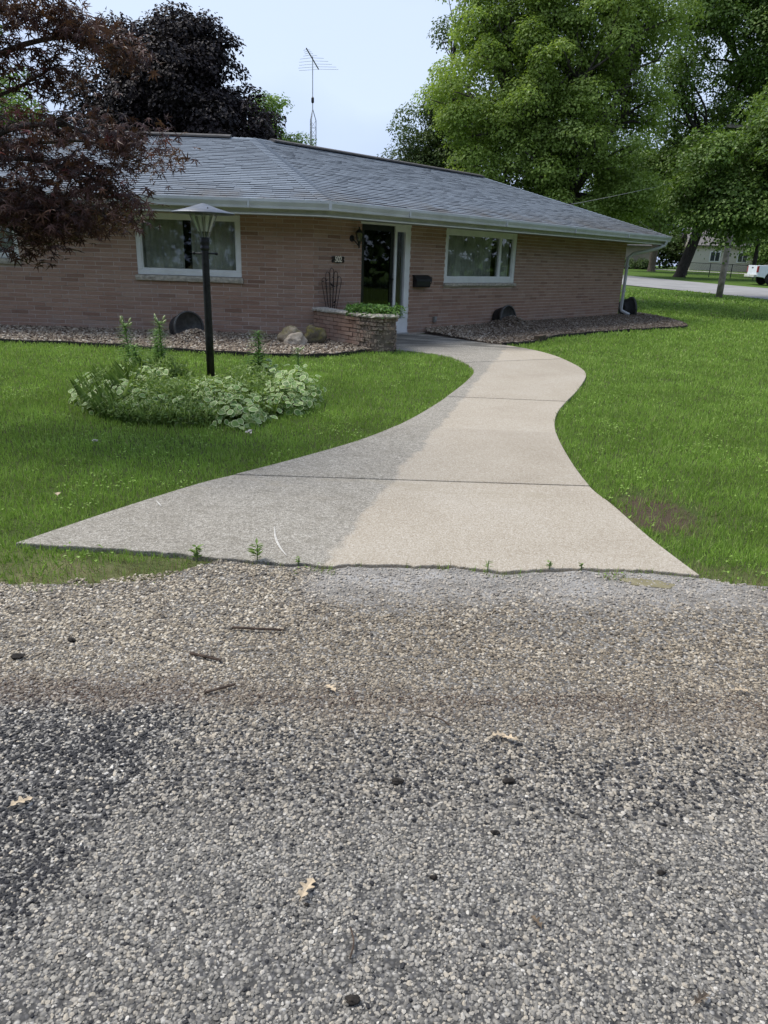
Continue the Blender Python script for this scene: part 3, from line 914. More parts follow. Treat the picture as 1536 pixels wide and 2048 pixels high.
M_VENT = plain('ridge_vent', (0.075, 0.07, 0.065), 0.8, 0.3, 6)
for p, q, F in ((rC + (rR - rC) * 0.055, rR, FR), (rL, rC + (rL - rC) * 0.10, FL)):
    d = (q - p).normalized(); s = Vector((F.o.x, F.o.y, 0))
    m = MB()
    prof = [(-0.16, -0.045), (-0.15, -0.012), (0, 0.035), (0.15, -0.012), (0.16, -0.045)]
    vs = [e + s * a + Vector((0, 0, z + 0.035)) for e in (p, q) for a, z in prof]
    m.add(vs, [(i, i + 1, i + 6, i + 5) for i in range(4)] + [(0, 5, 9, 4), (4, 3, 2, 1, 0), (5, 6, 7, 8, 9)])
    m.build('ridge_vent', M_VENT, roof)

# eaves: soffit, fascia, gutter, downspout -----------------------
def sweep(name, prof, mat, t0=TL_E, t1=TR_E, closed=True, parent=house, smooth=False):
    """prof = (offset, z) pairs carried along both facades with a mitre at the bend"""
    secs = [[FL.p(t0, a, z) for a, z in prof], [FL.p(t0 * 0.5, a, z) for a, z in prof], [corner(a, z) for a, z in prof],
            [FR.p(t1 * 0.5, a, z) for a, z in prof], [FR.p(t1, a, z) for a, z in prof]]
    n = len(prof)
    vs = [p for s in secs for p in s]
    fs = []
    for r in range(len(secs) - 1):
        for i in range(n if closed else n - 1):
            fs.append((r * n + i, r * n + (i + 1) % n, (r + 1) * n + (i + 1) % n, (r + 1) * n + i))
    if closed:
        fs += [tuple(range(n - 1, -1, -1)), tuple((len(secs) - 1) * n + i for i in range(n))]
    return MB().add(vs, fs).build(name, mat, parent, smooth)
sweep('soffit', [(-0.10, 2.102), (0.645, 2.102), (0.645, 2.118), (-0.10, 2.118)], M_WHITE2)
sweep('fascia', [(0.645, 2.085), (0.67, 2.085), (0.67, 2.27), (0.645, 2.27)], M_WHITE2)
sweep('fascia_trim', [(0.6705, 2.083), (0.69, 2.083), (0.69, 2.105), (0.6705, 2.105)], M_WHITE)
gut = sweep('gutter', [(0.672, 2.29), (0.672, 2.172), (0.775, 2.168), (0.792, 2.176), (0.798, 2.215), (0.812, 2.245), (0.826, 2.275), (0.826, 2.318), (0.812, 2.318), (0.812, 2.280), (0.786, 2.225), (0.776, 2.184), (0.685, 2.184), (0.685, 2.29)], M_GUT)
for t in (-1.0, 1.6, 4.7, 7.6, 10.4):                      # seams and hangers
    F = FL if t < 0 else FR
    m = MB(); F.box(m, t, t + 0.03, 0.79, 0.831, 2.175, 2.3195)
    m.build('seam', M_GUT, gut)
m = MB()
for a, b in ((-0.012, 0.012),):
    q = corner(0.83, 0)
    m.box((q.x - 0.002, q.y + 0.008, 2.246), (0.05, 0.04, 0.145))
m.build('mitre_joint', M_GUT, gut)
# end eave of the right wing
m = MB()
FR.box(m, RT1 + 0.002, TR_E - 0.05, -7.5, 0.69, 2.104, 2.119)
m.build('end_soffit', M_WHITE2, house)
m = MB()
FR.box(m, TR_E - 0.05, TR_E - 0.02, -8.0, 0.699, 2.088, 2.284)
m.build('end_fascia', M_WHITE2, house)
ds = [FR.p(12.95, 0.78, 2.20), FR.p(12.93, 0.74, 2.07), FR.p(12.80, 0.60, 1.98), FR.p(12.25, 0.12, 1.80), FR.p(12.13, 0.05, 1.70), FR.p(12.13, 0.05, 0.9), FR.p(12.13, 0.05, 0.30), FR.p(12.14, 0.07, 0.2), FR.p(12.2, 0.30, 0.10)]
dsp = MB().tube(ds, 0.05, 6).build('downspout', M_GUT, house)
for z in (1.45, 0.75):
    m = MB(); FR.box(m, 12.06, 12.2, -0.012, 0.105, z, z + 0.025); m.build('strap', M_GUT, dsp)

# windows ---------------------------------------------------------
def curtain(F, t0, t1, z0, z1, off, parent, mat=None, pleat=0.11, seed=0, gather=1.0):
    r = random.Random(seed)
    m = MB(); n = int((t1 - t0) / 0.02)
    ph = 0.0; top = []; bot = []
    for i in range(n + 1):
        t = t0 + (t1 - t0) * i / n
        ph += 2 * math.pi * 0.02 / (pleat * r.uniform(0.6, 1.5))
        w = 0.028 * math.sin(ph) + 0.008 * math.sin(2.7 * ph)
        top.append(F.p(t, off + w * 0.7, z1)); bot.append(F.p(t, off + w, z0))
    return m.add(top + bot, [(i, i + 1, n + 2 + i, n + 1 + i) for i in range(n)]).build('curtain', mat or M_CURT, parent, True)
def window(F, t0, t1, z0, z1, fw, mull=(), sill_h=0.095, label=None, curtains=((0.0, 1.0),), seed=1):
    """frame of fw around the glass, stone sill below, curtain behind"""
    w = empty('window', F.p((t0 + t1) / 2, 0, z0))
    attach(w, house)
    if label: w['label'] = label
    m = MB()
    F.box(m, t0, t1, -0.085, -0.01, z0, z0 + fw)
    F.box(m, t0, t1, -0.085, -0.01, z1 - fw, z1)
    F.box(m, t0, t0 + fw, -0.085, -0.0125, z0 + fw, z1 - fw)
    F.box(m, t1 - fw, t1, -0.085, -0.0125, z0 + fw, z1 - fw)
    for a in mull:
        F.box(m, a, a + fw * 0.8, -0.080, -0.016, z0 + fw, z1 - fw)
    m.build('frame', M_WHITE, w, bevel=0.006)
    m = MB()
    g = fw + 0.0; s = 0.03
    F.box(m, t0 + g, t1 - g, -0.075, -0.03, z0 + g, z0 + g + s); F.box(m, t0 + g, t1 - g, -0.075, -0.03, z1 - g - s * 0.6, z1 - g)
    F.box(m, t0 + g, t0 + g + s * 0.7, -0.074, -0.031, z0 + g + s, z1 - g - s * 0.6); F.box(m, t1 - g - s * 0.7, t1 - g, -0.074, -0.031, z0 + g + s, z1 - g - s * 0.6)
    m.build('sash', M_WHITE, w)
    edges = [t0 + fw] + [e for a in mull for e in (a, a + fw * 0.8)] + [t1 - fw]
    for a, b in zip(edges[::2], edges[1::2]):
        m = MB(); F.box(m, a, b, -0.060, -0.056, z0 + fw, z1 - fw); m.build('pane', M_GLASS, w)
    if sill_h:
        n = 26; vs = []
        r = random.Random(seed)
        for i in range(n + 1):
            t = t0 - 0.03 + (t1 - t0 + 0.06) * i / n
            j = r.uniform(-0.008, 0.008); k = r.uniform(-0.008, 0.006)
            vs += [F.p(t, -0.09, z0 - sill_h + 0.001), F.p(t, 0.05 + j, z0 - sill_h + 0.001 - k * 0.4), F.p(t, 0.06 + k, z0 - sill_h * 0.5), F.p(t, 0.05 + j, z0 - 0.008), F.p(t, -0.09, z0 - 0.001)]
        fs = [(i * 5 + a, i * 5 + (a + 1) % 5, (i + 1) * 5 + (a + 1) % 5, (i + 1) * 5 + a) for i in range(n) for a in range(5)] + [(4, 3, 2, 1, 0), tuple(n * 5 + a for a in range(5))]
        MB().add(vs, fs).build('sill', M_STONESILL, w)
    for a, b in curtains:
        curtain(F, t0 + (t1 - t0) * a, t0 + (t1 - t0) * b, z0 - 0.05, z1 + 0.05, -0.15, w, seed=seed)
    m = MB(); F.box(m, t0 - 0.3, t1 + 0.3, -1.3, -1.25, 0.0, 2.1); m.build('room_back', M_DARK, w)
    return w
window(FL, -3.152, -1.287, 1.055, 2.085, 0.085, (), 0.098, 'left front picture window with grey pleated curtains parted slightly', ((0.02, 0.44), (0.515, 0.98)), 3)
window(FL, -7.3, -5.24, 1.25, 2.03, 0.07, (), 0.10, 'leftmost front window half hidden behind the maple', ((0.0, 1.0),), 5)
window(FR, 3.70, 6.38, 1.00, 2.10, 0.11, (5.70,), 0.072, 'right front window with wide pane and narrow side pane, curtains drawn', ((0.02, 0.70), (0.76, 0.97)), 8)
# small framed picture glimpsed between the left curtains
m = MB(); FL.box(m, -2.42, -2.06, -0.30, -0.28, 1.66, 1.98); o = m.build('wall_picture', M_DARK, house)

# front door with sidelight ---------------------------------------
door = empty('door', FR.p(1.65, 0, 0)); attach(door, house)
door['label'] = 'black glazed storm door with thin bright vertical lines'
m = MB()
FR.box(m, 1.20, 2.11, -0.10, -0.055, 0.02, 2.055)
d0 = m.build('door_panel', M_DOOR, door)
m = MB()
for a, b, c, d in ((1.20, 2.11, 1.955, 2.055), (1.20, 2.11, 0.02, 0.25), (1.20, 1.29, 0.25, 1.955), (2.02, 2.11, 0.25, 1.955)):
    FR.box(m, a, b, -0.052, -0.022, c, d)
m.build('storm_frame', M_DOOR, door)
m = MB(); FR.box(m, 1.29, 2.02, -0.040, -0.036, 0.25, 1.955); m.build('door_glass', M_GLASS_D, door)
for t in (1.415, 1.535, 1.775, 1.90):
    m = MB(); FR.box(m, t, t + 0.008, -0.054, -0.045, 0.30, 1.87 if t in (1.535, 1.775) else 1.92); m.build('glazing_bar', M_CHROME, door)
m = MB(); FR.box(m, 1.50, 1.84, -0.054, -0.044, 1.862, 1.871); m.build('glazing_bar', M_CHROME, door)
m = MB(); FR.box(m, 1.555, 1.765, -0.053, -0.047, 0.35, 1.84); m.build('inner_pane', plain('inner_pane', (0.035, 0.042, 0.045), 0.25, 0.3, 2), door)
m = MB(); FR.box(m, 2.05, 2.075, -0.022, -0.008, 0.98, 1.16); FR.box(m, 2.04, 2.085, -0.008, 0.025, 1.06, 1.085)
m.build('handle', M_BLACK, door)
m = MB(); FR.box(m, 1.16, 2.575, -0.10, 0.012, 2.060, 2.098); m.build('door_header', M_WHITE, house)
m = MB(); FR.box(m, 2.112, 2.162, -0.10, 0.005, 0.0, 2.06); m.build('door_jamb', M_WHITE, house)
sl = empty('sidelight', FR.p(2.36, 0, 0)); attach(sl, house)
sl['label'] = 'narrow reeded glass sidelight in a white frame'
m = MB()
FR.box(m, 2.163, 2.575, -0.10, 0.002, 1.96, 2.059); FR.box(m, 2.163, 2.575, -0.10, 0.002, 0.0, 0.30)
FR.box(m, 2.163, 2.185, -0.10, 0.0, 0.30, 1.96); FR.box(m, 2.425, 2.575, -0.10, 0.004, 0.30, 1.96)
m.build('frame', M_WHITE, sl, bevel=0.005)
m = MB(); FR.box(m, 2.20, 2.40, 0.002, 0.012, 0.045, 0.235); m.build('kick_panel', M_WHITE, sl, bevel=0.004)
m = MB(); n = 60; vs = []
for i in range(n + 1):
    t = 2.185 + 0.24 * i / n
    o = -0.05 + 0.006 * abs(math.sin(i * math.pi / 4))
    vs += [FR.p(t, o, 0.30), FR.p(t, o, 1.96)]
m.add(vs, [(2 * i, 2 * i + 2, 2 * i + 3, 2 * i + 1) for i in range(n)]).build('reeded_pane', make_glass('reeded_glass', (0.55, 0.6, 0.62), 0.12, 1.9), sl, True)
m = MB(); FR.box(m, 2.16, 2.45, -0.55, -0.5, 0.2, 2.1); m.build('blind', plain('grey_blind', (0.22, 0.24, 0.25), 0.8, 0.3, 4), sl)
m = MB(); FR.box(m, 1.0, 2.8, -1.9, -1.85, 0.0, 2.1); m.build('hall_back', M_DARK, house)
# threshold
m = MB(); FR.box(m, 1.20, 2.575, -0.10, 0.05, -0.01, 0.02); m.build('threshold', plain('aluminium_sill', (0.4, 0.4, 0.39), 0.5, 0.1, 9), house)

# ------------------------------------------------------------------ things on the facade
# wall lantern
q = FR.p(0.99, 0, 1.66)
lan = empty('wall_lantern', q)
tag(lan, 'black carriage lantern on the brick wall left of the door', 'lantern')
m = MB(); M = Matrix(((FR.d.x, 0, FR.o.x), (FR.d.y, 0, FR.o.y), (0, 1, 0)))
m.lathe([(0.0, 0.03), (0.045, 0.03), (0.06, 0.015), (0.06, 0.002)], 16, FR.p(0.93, 0, 1.79), M); m.build('wall_plate', M_BLACK, lan, True)
m = MB().tube(spline([FR.p(0.93, 0.03, 1.79), FR.p(0.95, 0.10, 1.72), FR.p(1.0, 0.13, 1.66), FR.p(1.0, 0.13, 1.74)], 5), 0.009, 6); m.build('arm', M_BLACK, lan, True)
o = FR.p(1.0, 0.13, 0)
MB().lathe([(0.012, 1.62), (0.016, 1.66), (0.03, 1.735), (0.045, 1.745)], 6, (o.x, o.y, 0)).build('base', M_BLACK, lan)
MB().lathe([(0.040, 1.745), (0.062, 1.89), (0.060, 1.892), (0.039, 1.748)], 6, (o.x, o.y, 0)).build('glass', make_glass('lantern_glass', (0.8, 0.8, 0.78)), lan)
for k in range(6):
    a = k * math.pi / 3
    MB().tube([(o.x + 0.042 * math.cos(a), o.y + 0.042 * math.sin(a), 1.745), (o.x + 0.064 * math.cos(a), o.y + 0.064 * math.sin(a), 1.89)], 0.005, 5).build('rib', M_BLACK, lan)
MB().lathe([(0.075, 1.888), (0.07, 1.90), (0.03, 1.945), (0.012, 1.955), (0.012, 1.97), (0.02, 1.98), (0.0, 2.0)], 12, (o.x, o.y, 0)).build('cap', M_BLACK, lan, True)

# house number
q = FR.p(0.58, 0.015, 1.415)
num = empty('house_number', q)
tag(num, 'black scrolled plaque with pale numerals 502 on the brick wall', 'house number')
m = MB(); poly = []
for k in range(24):
    a = 2 * math.pi * k / 24
    c, s = math.cos(a), math.sin(a)
    poly.append((0.105 * (abs(c) ** 0.6) * (1 if c > 0 else -1), 0.062 * (abs(s) ** 0.5) * (1 if s > 0 else -1)))
vs = [FR.p(0.58 + x, off, 1.415 + z) for off in (0.008, 0.020) for x, z in poly]
m.add(vs, [tuple(range(23, -1, -1)), tuple(range(24, 48))] + [(i, (i + 1) % 24, 24 + (i + 1) % 24, 24 + i) for i in range(24)])
m.build('plate', M_BLACK, num)
for sgn in (-1, 1):
    for up in (-1, 1):
        pts = [FR.p(0.58 + sgn * (0.10 + 0.028 - 0.028 * math.cos(a) * (1 - a / 9)), 0.015, 1.415 + up * (0.012 + 0.028 * math.sin(a) * (1 - a / 9) + 0.012)) for a in np.linspace(0, 5, 12)]
        MB().tube(pts, 0.010, 6).build('scroll', M_BLACK, num)
cu = bpy.data.curves.new('txt', 'FONT')
for i, ch in enumerate('502'):
    cu.body = ch; cu.size = 0.125; cu.extrude = 0.002; cu.align_x = 'CENTER'; cu.offset = 0.0035
    to = bpy.data.objects.new('txt', cu); COL.objects.link(to)
    bpy.context.view_layer.update()
    me = bpy.data.meshes.new_from_object(to.evaluated_get(bpy.context.evaluated_depsgraph_get()))
    bpy.data.objects.remove(to)
    Mx = Matrix(((FR.d.x, 0, FR.o.x, 0), (FR.d.y, 0, FR.o.y, 0), (0, 1.12, 0, 0), (0, 0, 0, 1)))
    Mx.translation = FR.p(0.58 + (i - 1) * 0.058, 0.024, 1.415 - 0.041)
    me.transform(Mx)
    me.name = 'numeral'
    link('numeral', me, M_CREAM, num)

# mailbox
mbx = empty('mailbox', FR.p(2.95, 0, 0.91))
tag(mbx, 'black wall-mounted mailbox right of the front door', 'mailbox')
m = MB()
prof = [(0.002, 0.92), (0.10, 0.92), (0.115, 0.95), (0.115, 1.06), (0.10, 1.09), (0.002, 1.12)]
vs = [FR.p(t, a, z) for t in (2.69, 3.13) for a, z in prof]
m.add(vs, [(5, 4, 3, 2, 1, 0), tuple(range(6, 12))] + [(i, (i + 1) % 6, 6 + (i + 1) % 6, 6 + i) for i in range(6)])
m.build('box', M_BLACK, mbx, bevel=0.004)
m = MB()
prof = [(0.0015, 1.16), (0.06, 1.145), (0.13, 1.075), (0.138, 1.035), (0.128, 1.035), (0.116, 1.075), (0.004, 1.135)]
vs = [FR.p(t, a, z) for t in (2.67, 3.15) for a, z in prof]
m.add(vs, [tuple(range(6, -1, -1)), tuple(range(7, 14))] + [(i, (i + 1) % 7, 7 + (i + 1) % 7, 7 + i) for i in range(7)])
m.build('lid', M_BLACK, mbx)
for z in (1.09, 1.02):
    pts = [FR.p(3.15 + 0.045 - 0.045 * math.cos(a), 0.05, z + 0.035 * math.sin(a)) for a in np.linspace(0, 4.4, 9)]
    MB().tube(pts, 0.009, 5).build('scroll', M_BLACK, mbx)
# outlet box low on the wall
ob = empty('outlet_box', FR.p(3.43, 0, 0.2))
tag(ob, 'small grey outdoor outlet box low on the right brick wall', 'outlet')
m = MB(); FR.box(m, 3.385, 3.475, 0.005, 0.05, 0.19, 0.31); m.build('housing', plain('grey_outlet', (0.22, 0.21, 0.19), 0.6, 0.15, 20), ob, bevel=0.008)
m = MB(); FR.box(m, 3.39, 3.47, 0.050, 0.066, 0.225, 0.315); m.build('cover', plain('grey_cover', (0.30, 0.29, 0.27), 0.6, 0.15, 20), ob, bevel=0.008)

# ------------------------------------------------------------------ brick planter in the bend
pln = empty('brick_planter', (-0.6, 13.0, 0))
tag(pln, 'low curved brick planter with rough stone cap beside the door', 'planter')
PL = [(-1.395, 13.40), (-1.10, 13.02), (-0.72, 12.60), (-0.46, 12.31), (-0.24, 12.17), (-0.02, 12.21), (0.08, 12.36), (0.075, 12.62), (-0.05, 13.0), (-0.42, 14.0), (-0.53, 14.28)]
pc = [p for p in spline(PL, 10)]
acc = [0.0]
for a, b in zip(pc, pc[1:]):
    acc.append(acc[-1] + (b - a).length)
def along(s, off=0.0):
    s = min(max(s, 0.0), acc[-1] - 1e-6)
    i = max(k for k in range(len(acc) - 1) if acc[k] <= s)
    t = (s - acc[i]) / (acc[i + 1] - acc[i])
    d = (pc[i + 1] - pc[i]).normalized()
    q = pc[i].lerp(pc[i + 1], t)
    o = Vector((-d.y, d.x)) if False else Vector((d.y, -d.x)) * -1
    return q + Vector((-d.y, d.x)) * -off * 1.0, d        # off > 0 : outward (left-hand side is outside)
# the polyline runs with the bed outside on its right-hand (camera) side
def strip(prof, name, mat, s0=0.0, s1=None, n=60, parent=pln):
    s1 = acc[-1] if s1 is None else s1
    vs = []; k = len(prof)
    for i in range(n + 1):
        s = s0 + (s1 - s0) * i / n
        for off, z in prof:
            q, d = along(s, off)
            vs.append((q.x, q.y, z))
    fs = [(i * k + a, i * k + (a + 1) % k, (i + 1) * k + (a + 1) % k, (i + 1) * k + a) for i in range(n) for a in range(k)]
    fs += [tuple(range(k - 1, -1, -1)), tuple(n * k + a for a in range(k))]
    return MB().add(vs, fs).build(name, mat, parent)
pwall = strip([(-0.10, -0.05), (-0.008, -0.05), (-0.008, 0.535), (-0.10, 0.535)], 'wall', M_MORTAR_D)
me_old = me_brick.copy(); me_old.name = 'planter_brick'; me_old.materials.clear(); me_old.materials.append(M_BRICK_OLD)
PBL = 0.215
for r in range(8):
    z0 = r * 0.067 + 0.002; z1 = z0 + 0.058
    s = -(r % 2) * PBL / 2
    while s < acc[-1] - 0.03:
        a, b = max(0.0, s + 0.005), min(acc[-1], s + PBL - 0.005)
        s += PBL
        if b - a < 0.03: continue
        pa, _ = along(a, 0); pb, _ = along(b, 0)
        d = (pb - pa); L = d.length; d.normalize()
        out = Vector((d.y, -d.x))
        rough = a > 0.95 and a < 2.2
        dep = 0.03 + (random.uniform(-0.016, 0.022) if rough else random.uniform(-0.002, 0.002))
        c = (pa + pb) / 2 + out * (dep / 2 - 0.02)
        zz = (z0 + z1) / 2 + (random.uniform(-0.004, 0.004) if rough else 0)
        Mx = Matrix(((d.x, out.x, 0, c.x), (d.y, out.y, 0, c.y), (0, 0, 1, zz), (0, 0, 0, 1)))
        Mx = Mx @ Matrix.Rotation(random.uniform(-0.06, 0.06) if rough else 0, 4, 'Z') @ Matrix.Diagonal((L, dep, (z1 - z0) * (random.uniform(0.82, 1.0) if rough else 1), 1))
        o = link('brick', me_old, None); attach(o, pwall); o.matrix_basis = Mx
s = 0.0
r = random.Random(4)
while s < acc[-1] - 0.05:
    L = r.uniform(0.38, 0.62)
    e = min(acc[-1], s + L)
    n = 8; vs = []
    for i in range(n + 1):
        j = [r.uniform(-0.012, 0.012) for _ in range(4)]
        for off, z in ((-0.20 + j[0], 0.538), (0.045 + j[1], 0.538), (0.055 + j[2], 0.565 + j[3] * 0.3), (0.03 + j[1], 0.594 + j[0] * 0.4), (-0.20 + j[0], 0.594 + j[2] * 0.4)):
            q, d = along(s + 0.004 + (e - s - 0.008) * i / n, off)
            vs.append((q.x, q.y, z))
    fs = [(i * 5 + a, i * 5 + (a + 1) % 5, (i + 1) * 5 + (a + 1) % 5, (i + 1) * 5 + a) for i in range(n) for a in range(5)] + [(4, 3, 2, 1, 0), tuple(n * 5 + a for a in range(5))]
    MB().add(vs, fs).build('cap_stone', M_STONESILL, pln)
    s = e
inner = [along(t, -0.15)[0] for t in np.linspace(0.1, acc[-1] - 0.05, 40)]
ip = [(p.x, p.y) for p in inner] + [(-1.0, 13.85)]
MB().prism(ip, 0.2, 0.50).build('soil', M_BEDSOIL, pln)

# wire trellis standing in the planter
tr = empty('wire_trellis', (-1.1, 13.6, 0.5))
tag(tr, 'rusty hand-shaped wire trellis with small metal leaves in the planter', 'trellis')
M_RUST = plain('rusty_wire', (0.035, 0.024, 0.02), 0.8, 0.4, 30)
def tp(u, z):                                                     # trellis plane in front of the wall
    return FR.p(0.33 + u, 0.12, z)
tips = [(-0.19, 1.10), (-0.10, 1.20), (0.0, 1.265), (0.10, 1.21), (0.19, 1.12)]
for k, (u, z) in enumerate(tips):
    b = u * 0.42
    w = 0.045
    pts = [tp(b - 0.018, 0.45), tp(u - w, z - 0.10)] + [tp(u - w * math.cos(a), z - 0.06 + 0.06 * math.sin(a)) for a in np.linspace(0, math.pi, 9)] + [tp(u + w, z - 0.10), tp(b + 0.018, 0.45)]
    MB().tube(pts, 0.0062, 5).build('wire', M_RUST, tr)
MB().tube([tp(-0.17, 0.96), tp(0, 0.93), tp(0.17, 0.97)], 0.004, 5).build('cross_wire', M_RUST, tr)
for u, z, s in ((-0.21, 1.04, 0.03), (-0.12, 1.06, 0.03), (0.03, 1.11, 0.025), (0.15, 1.12, 0.03), (0.0, 0.98, 0.05), (0.04, 0.95, 0.04), (-0.03, 0.80, 0.02), (0.03, 0.75, 0.02), (0.08, 0.68, 0.05), (0.06, 0.62, 0.03)):
    c = tp(u, z); a = random.uniform(-0.6, 0.8)
    ax = Vector((FR.d.x, FR.d.y, 0)) * math.cos(a) + Vector((0, 0, 1)) * math.sin(a)
    pz = Vector((FR.o.x, FR.o.y, 0)); sd = pz.cross(ax)
    vs = [c - ax * s, c + sd * s * 0.45 + pz * 0.004, c + ax * s, c - sd * s * 0.45 + pz * 0.004, c + pz * 0.012, c - pz * 0.004]
    MB().add(vs, [(0, 1, 4), (1, 2, 4), (2, 3, 4), (3, 0, 4), (1, 0, 5), (2, 1, 5), (3, 2, 5), (0, 3, 5)]).build('metal_leaf', M_RUST, tr)

# ------------------------------------------------------------------ gravel beds along the house
BED_L = [(-9.6, 11.95), (-7.5, 11.86), (-6.32, 11.79), (-4.67, 11.73), (-3.11, 11.36), (-1.68, 11.20), (-0.90, 11.48), (-0.48, 12.0), (-0.30, 12.15)]
BED_R = [(0.75, 15.32), (1.94, 13.90), (2.30, 14.02), (2.75, 14.38), (3.67, 15.92), (5.5, 17.68), (7.1, 19.0), (7.73, 19.50), (8.05, 20.2), (8.3, 21.5), (8.1, 23.2), (7.4, 24.0)]
bl = [(p.x, p.y) for p in spline(BED_L, 6)]
br = [(p.x, p.y) for p in spline(BED_R, 6)]
POLY_BL = bl + [(p.x, p.y) for p in pc[:45][::-1]] + [(-1.40, 13.49), (-9.6, 13.44)]
POLY_BR = br + [(6.80, 22.31), (0.75, 15.80)]
def bed_z(x, y):
    dl = 13.49 - y
    dr = ((x - C2.x) * FR.o.x + (y - C2.y) * FR.o.y)
    d = np.where(x < -0.2, dl, dr)
    return 0.015 + 0.065 * np.clip(1 - d / 2.2, 0, 1)
for nm, poly, line in (('gravel_bed', POLY_BL, bl), ('gravel_bed', POLY_BR, br)):
    o = MB().prism(poly, -0.10, 0.0).build(nm, M_BEDSOIL)
    tag(o, kind='structure')
for line, lab in ((bl[:-4], 'dark strip edging between left lawn and gravel bed'), (br[8:], 'dark strip edging between right lawn and gravel bed')):
    vs = []; n = len(line)
    for i, (x, y) in enumerate(line):
        a = Vector(line[max(i - 1, 0)]); b = Vector(line[min(i + 1, n - 1)])
        d = (b - a).normalized(); o = Vector((d.y, -d.x))
        z = 0.035 + 0.008 * math.sin(i * 1.7)
        vs += [(x, y, -0.1), (x + o.x * 0.03, y + o.y * 0.03, -0.1), (x + o.x * 0.03, y + o.y * 0.03, z), (x, y, z)]
    fs = [(i * 4 + a, i * 4 + (a + 1) % 4, (i + 1) * 4 + (a + 1) % 4, (i + 1) * 4 + a) for i in range(n - 1) for a in range(4)] + [(3, 2, 1, 0), tuple((n - 1) * 4 + a for a in range(4))]
    tag(MB().add(vs, fs).build('bed_edging', M_EDGE), lab, 'edging')
# a short timber block set into the right edging
tb = MB().box((3.02, 14.80, 0.03), (0.42, 0.12, 0.16), Matrix.Rotation(1.05, 3, 'Z')).build('timber_block', plain('old_timber', (0.09, 0.065, 0.045), 0.9, 0.4, 12, bmp=0.6, bscale=30), bevel=0.01)
tag(tb, 'short weathered timber block in the edging right of the walk', 'timber')
def pebbles(poly, step, x0, x1, y0, y1):
    X, Y = jgrid(x0, x1, y0, y1, step)
    k = inpoly(X, Y, poly)
    return X[k], Y[k]
X1, Y1 = pebbles(POLY_BL, 0.031, -7.2, 0.2, 11.1, 13.5)
X2, Y2 = pebbles(POLY_BR, 0.036, 0.6, 8.5, 13.8, 24.2)
X = np.concatenate([X1, X2]); Y = np.concatenate([Y1, Y2])
Z = bed_z(X, Y) + rng.uniform(-0.012, 0.012, X.size)
# gravel heaped in front of the tipped tubs
HEAPS = [(-3.36, 12.62, 0.30, 0.15), (2.86, 17.36, 0.42, 0.20)]
for hx, hy, hr, hh in HEAPS:
    Z += hh * np.exp(-((X - hx) ** 2 + (Y - hy) ** 2) / (hr * hr))
hX = []; hY = []; hZ = []
for hx, hy, hr, hh in HEAPS:
    n = 900
    a = rng.uniform(0, 6.28, n); rr = hr * 1.3 * np.sqrt(rng.random(n))
    hX.append(hx + rr * np.cos(a)); hY.append(hy + rr * np.sin(a))
    hZ.append(0.05 + hh * np.exp(-(rr / hr) ** 2) * rng.uniform(0.4, 1.02, n))
X = np.concatenate([X] + hX); Y = np.concatenate([Y] + hY); Z = np.concatenate([Z] + hZ)
sz = rng.lognormal(-4.0, 0.28, X.size)
S = np.stack([sz * rng.uniform(0.9, 1.5, X.size), sz * rng.uniform(0.7, 1.1, X.size), sz * rng.uniform(0.45, 0.8, X.size)], 1)
Rt = np.stack([rng.normal(0, 0.4, X.size), rng.normal(0, 0.4, X.size), rng.uniform(0, 6.28, X.size)], 1)
tint = np.clip(rng.beta(1.5, 1.5, X.size), 0, 1)
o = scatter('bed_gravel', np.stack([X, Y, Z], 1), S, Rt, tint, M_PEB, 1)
tag(o, 'tan and brown river pebbles filling the beds along the house', 'gravel', kind='stuff')
for hx, hy, hr, hh in HEAPS:                               # soil cores under the heaps
    prof = [(hr * 1.25, -0.02), (hr * 0.8, 0.05 + hh * 0.45), (hr * 0.4, 0.04 + hh * 0.8), (0.0, 0.03 + hh * 0.93)]
    o = MB().lathe(prof, 20, (hx, hy, 0)).build('gravel_mound', M_BEDSOIL, None, True)
    tag(o, kind='structure')

# tipped black tubs
M_RIMP = plain('lighter_rim_plastic', (0.075, 0.075, 0.072), 0.55, 0.3, 14)  # lighter than the shell so the rim ring stands out
def tub(loc, axis, r, depth, label):
    e = empty('plant_tub', loc)
    tag(e, label, 'plant tub', 'black tubs lying tipped in the gravel')
    ax = Vector(axis).normalized()
    Mx = ax.to_track_quat('Z', 'Y').to_matrix()
    MB().lathe([(0.0, -depth), (r * 0.78, -depth), (r * 0.80, -depth + 0.02), (r * 0.95, -0.05), (r * 0.965, -0.05), (r * 0.965, 0.0), (r * 0.92, 0.0), (r * 0.90, -0.06), (r * 0.76, -depth + 0.03), (0.0, -depth + 0.03)], 32, loc, Mx).build('shell', M_BLACKP, e, True)
    MB().lathe([(r * 0.966, -0.045), (r * 1.03, -0.045), (r * 1.045, -0.02), (r * 1.03, 0.012), (r * 0.93, 0.012), (r * 0.925, -0.02)], 32, loc, Mx).build('rim', M_RIMP, e, True)
    for k in (0.35, 0.65):
        rr = r * (0.80 + 0.15 * k)
        MB().lathe([(rr, -depth + depth * k), (rr + 0.008, -depth + depth * k + 0.01), (rr, -depth + depth * k + 0.02)], 32, loc, Mx).build('hoop', M_BLACKP, e, True)
tub((-3.50, 12.78, 0.22), (0.66, -0.74, 0.12), 0.27, 0.36, 'black plastic tub tipped in gravel behind the lamp post')
tub((2.78, 17.50, 0.20), (FR.o.x * 0.9, FR.o.y * 0.9, 0.10), 0.31, 0.30, 'black tub half buried in gravel under the right front window')
tub((7.35, 22.75, 0.26), (0.9, 0.1, 0.12), 0.33, 0.34, 'black tub at the far right corner behind the downspout')

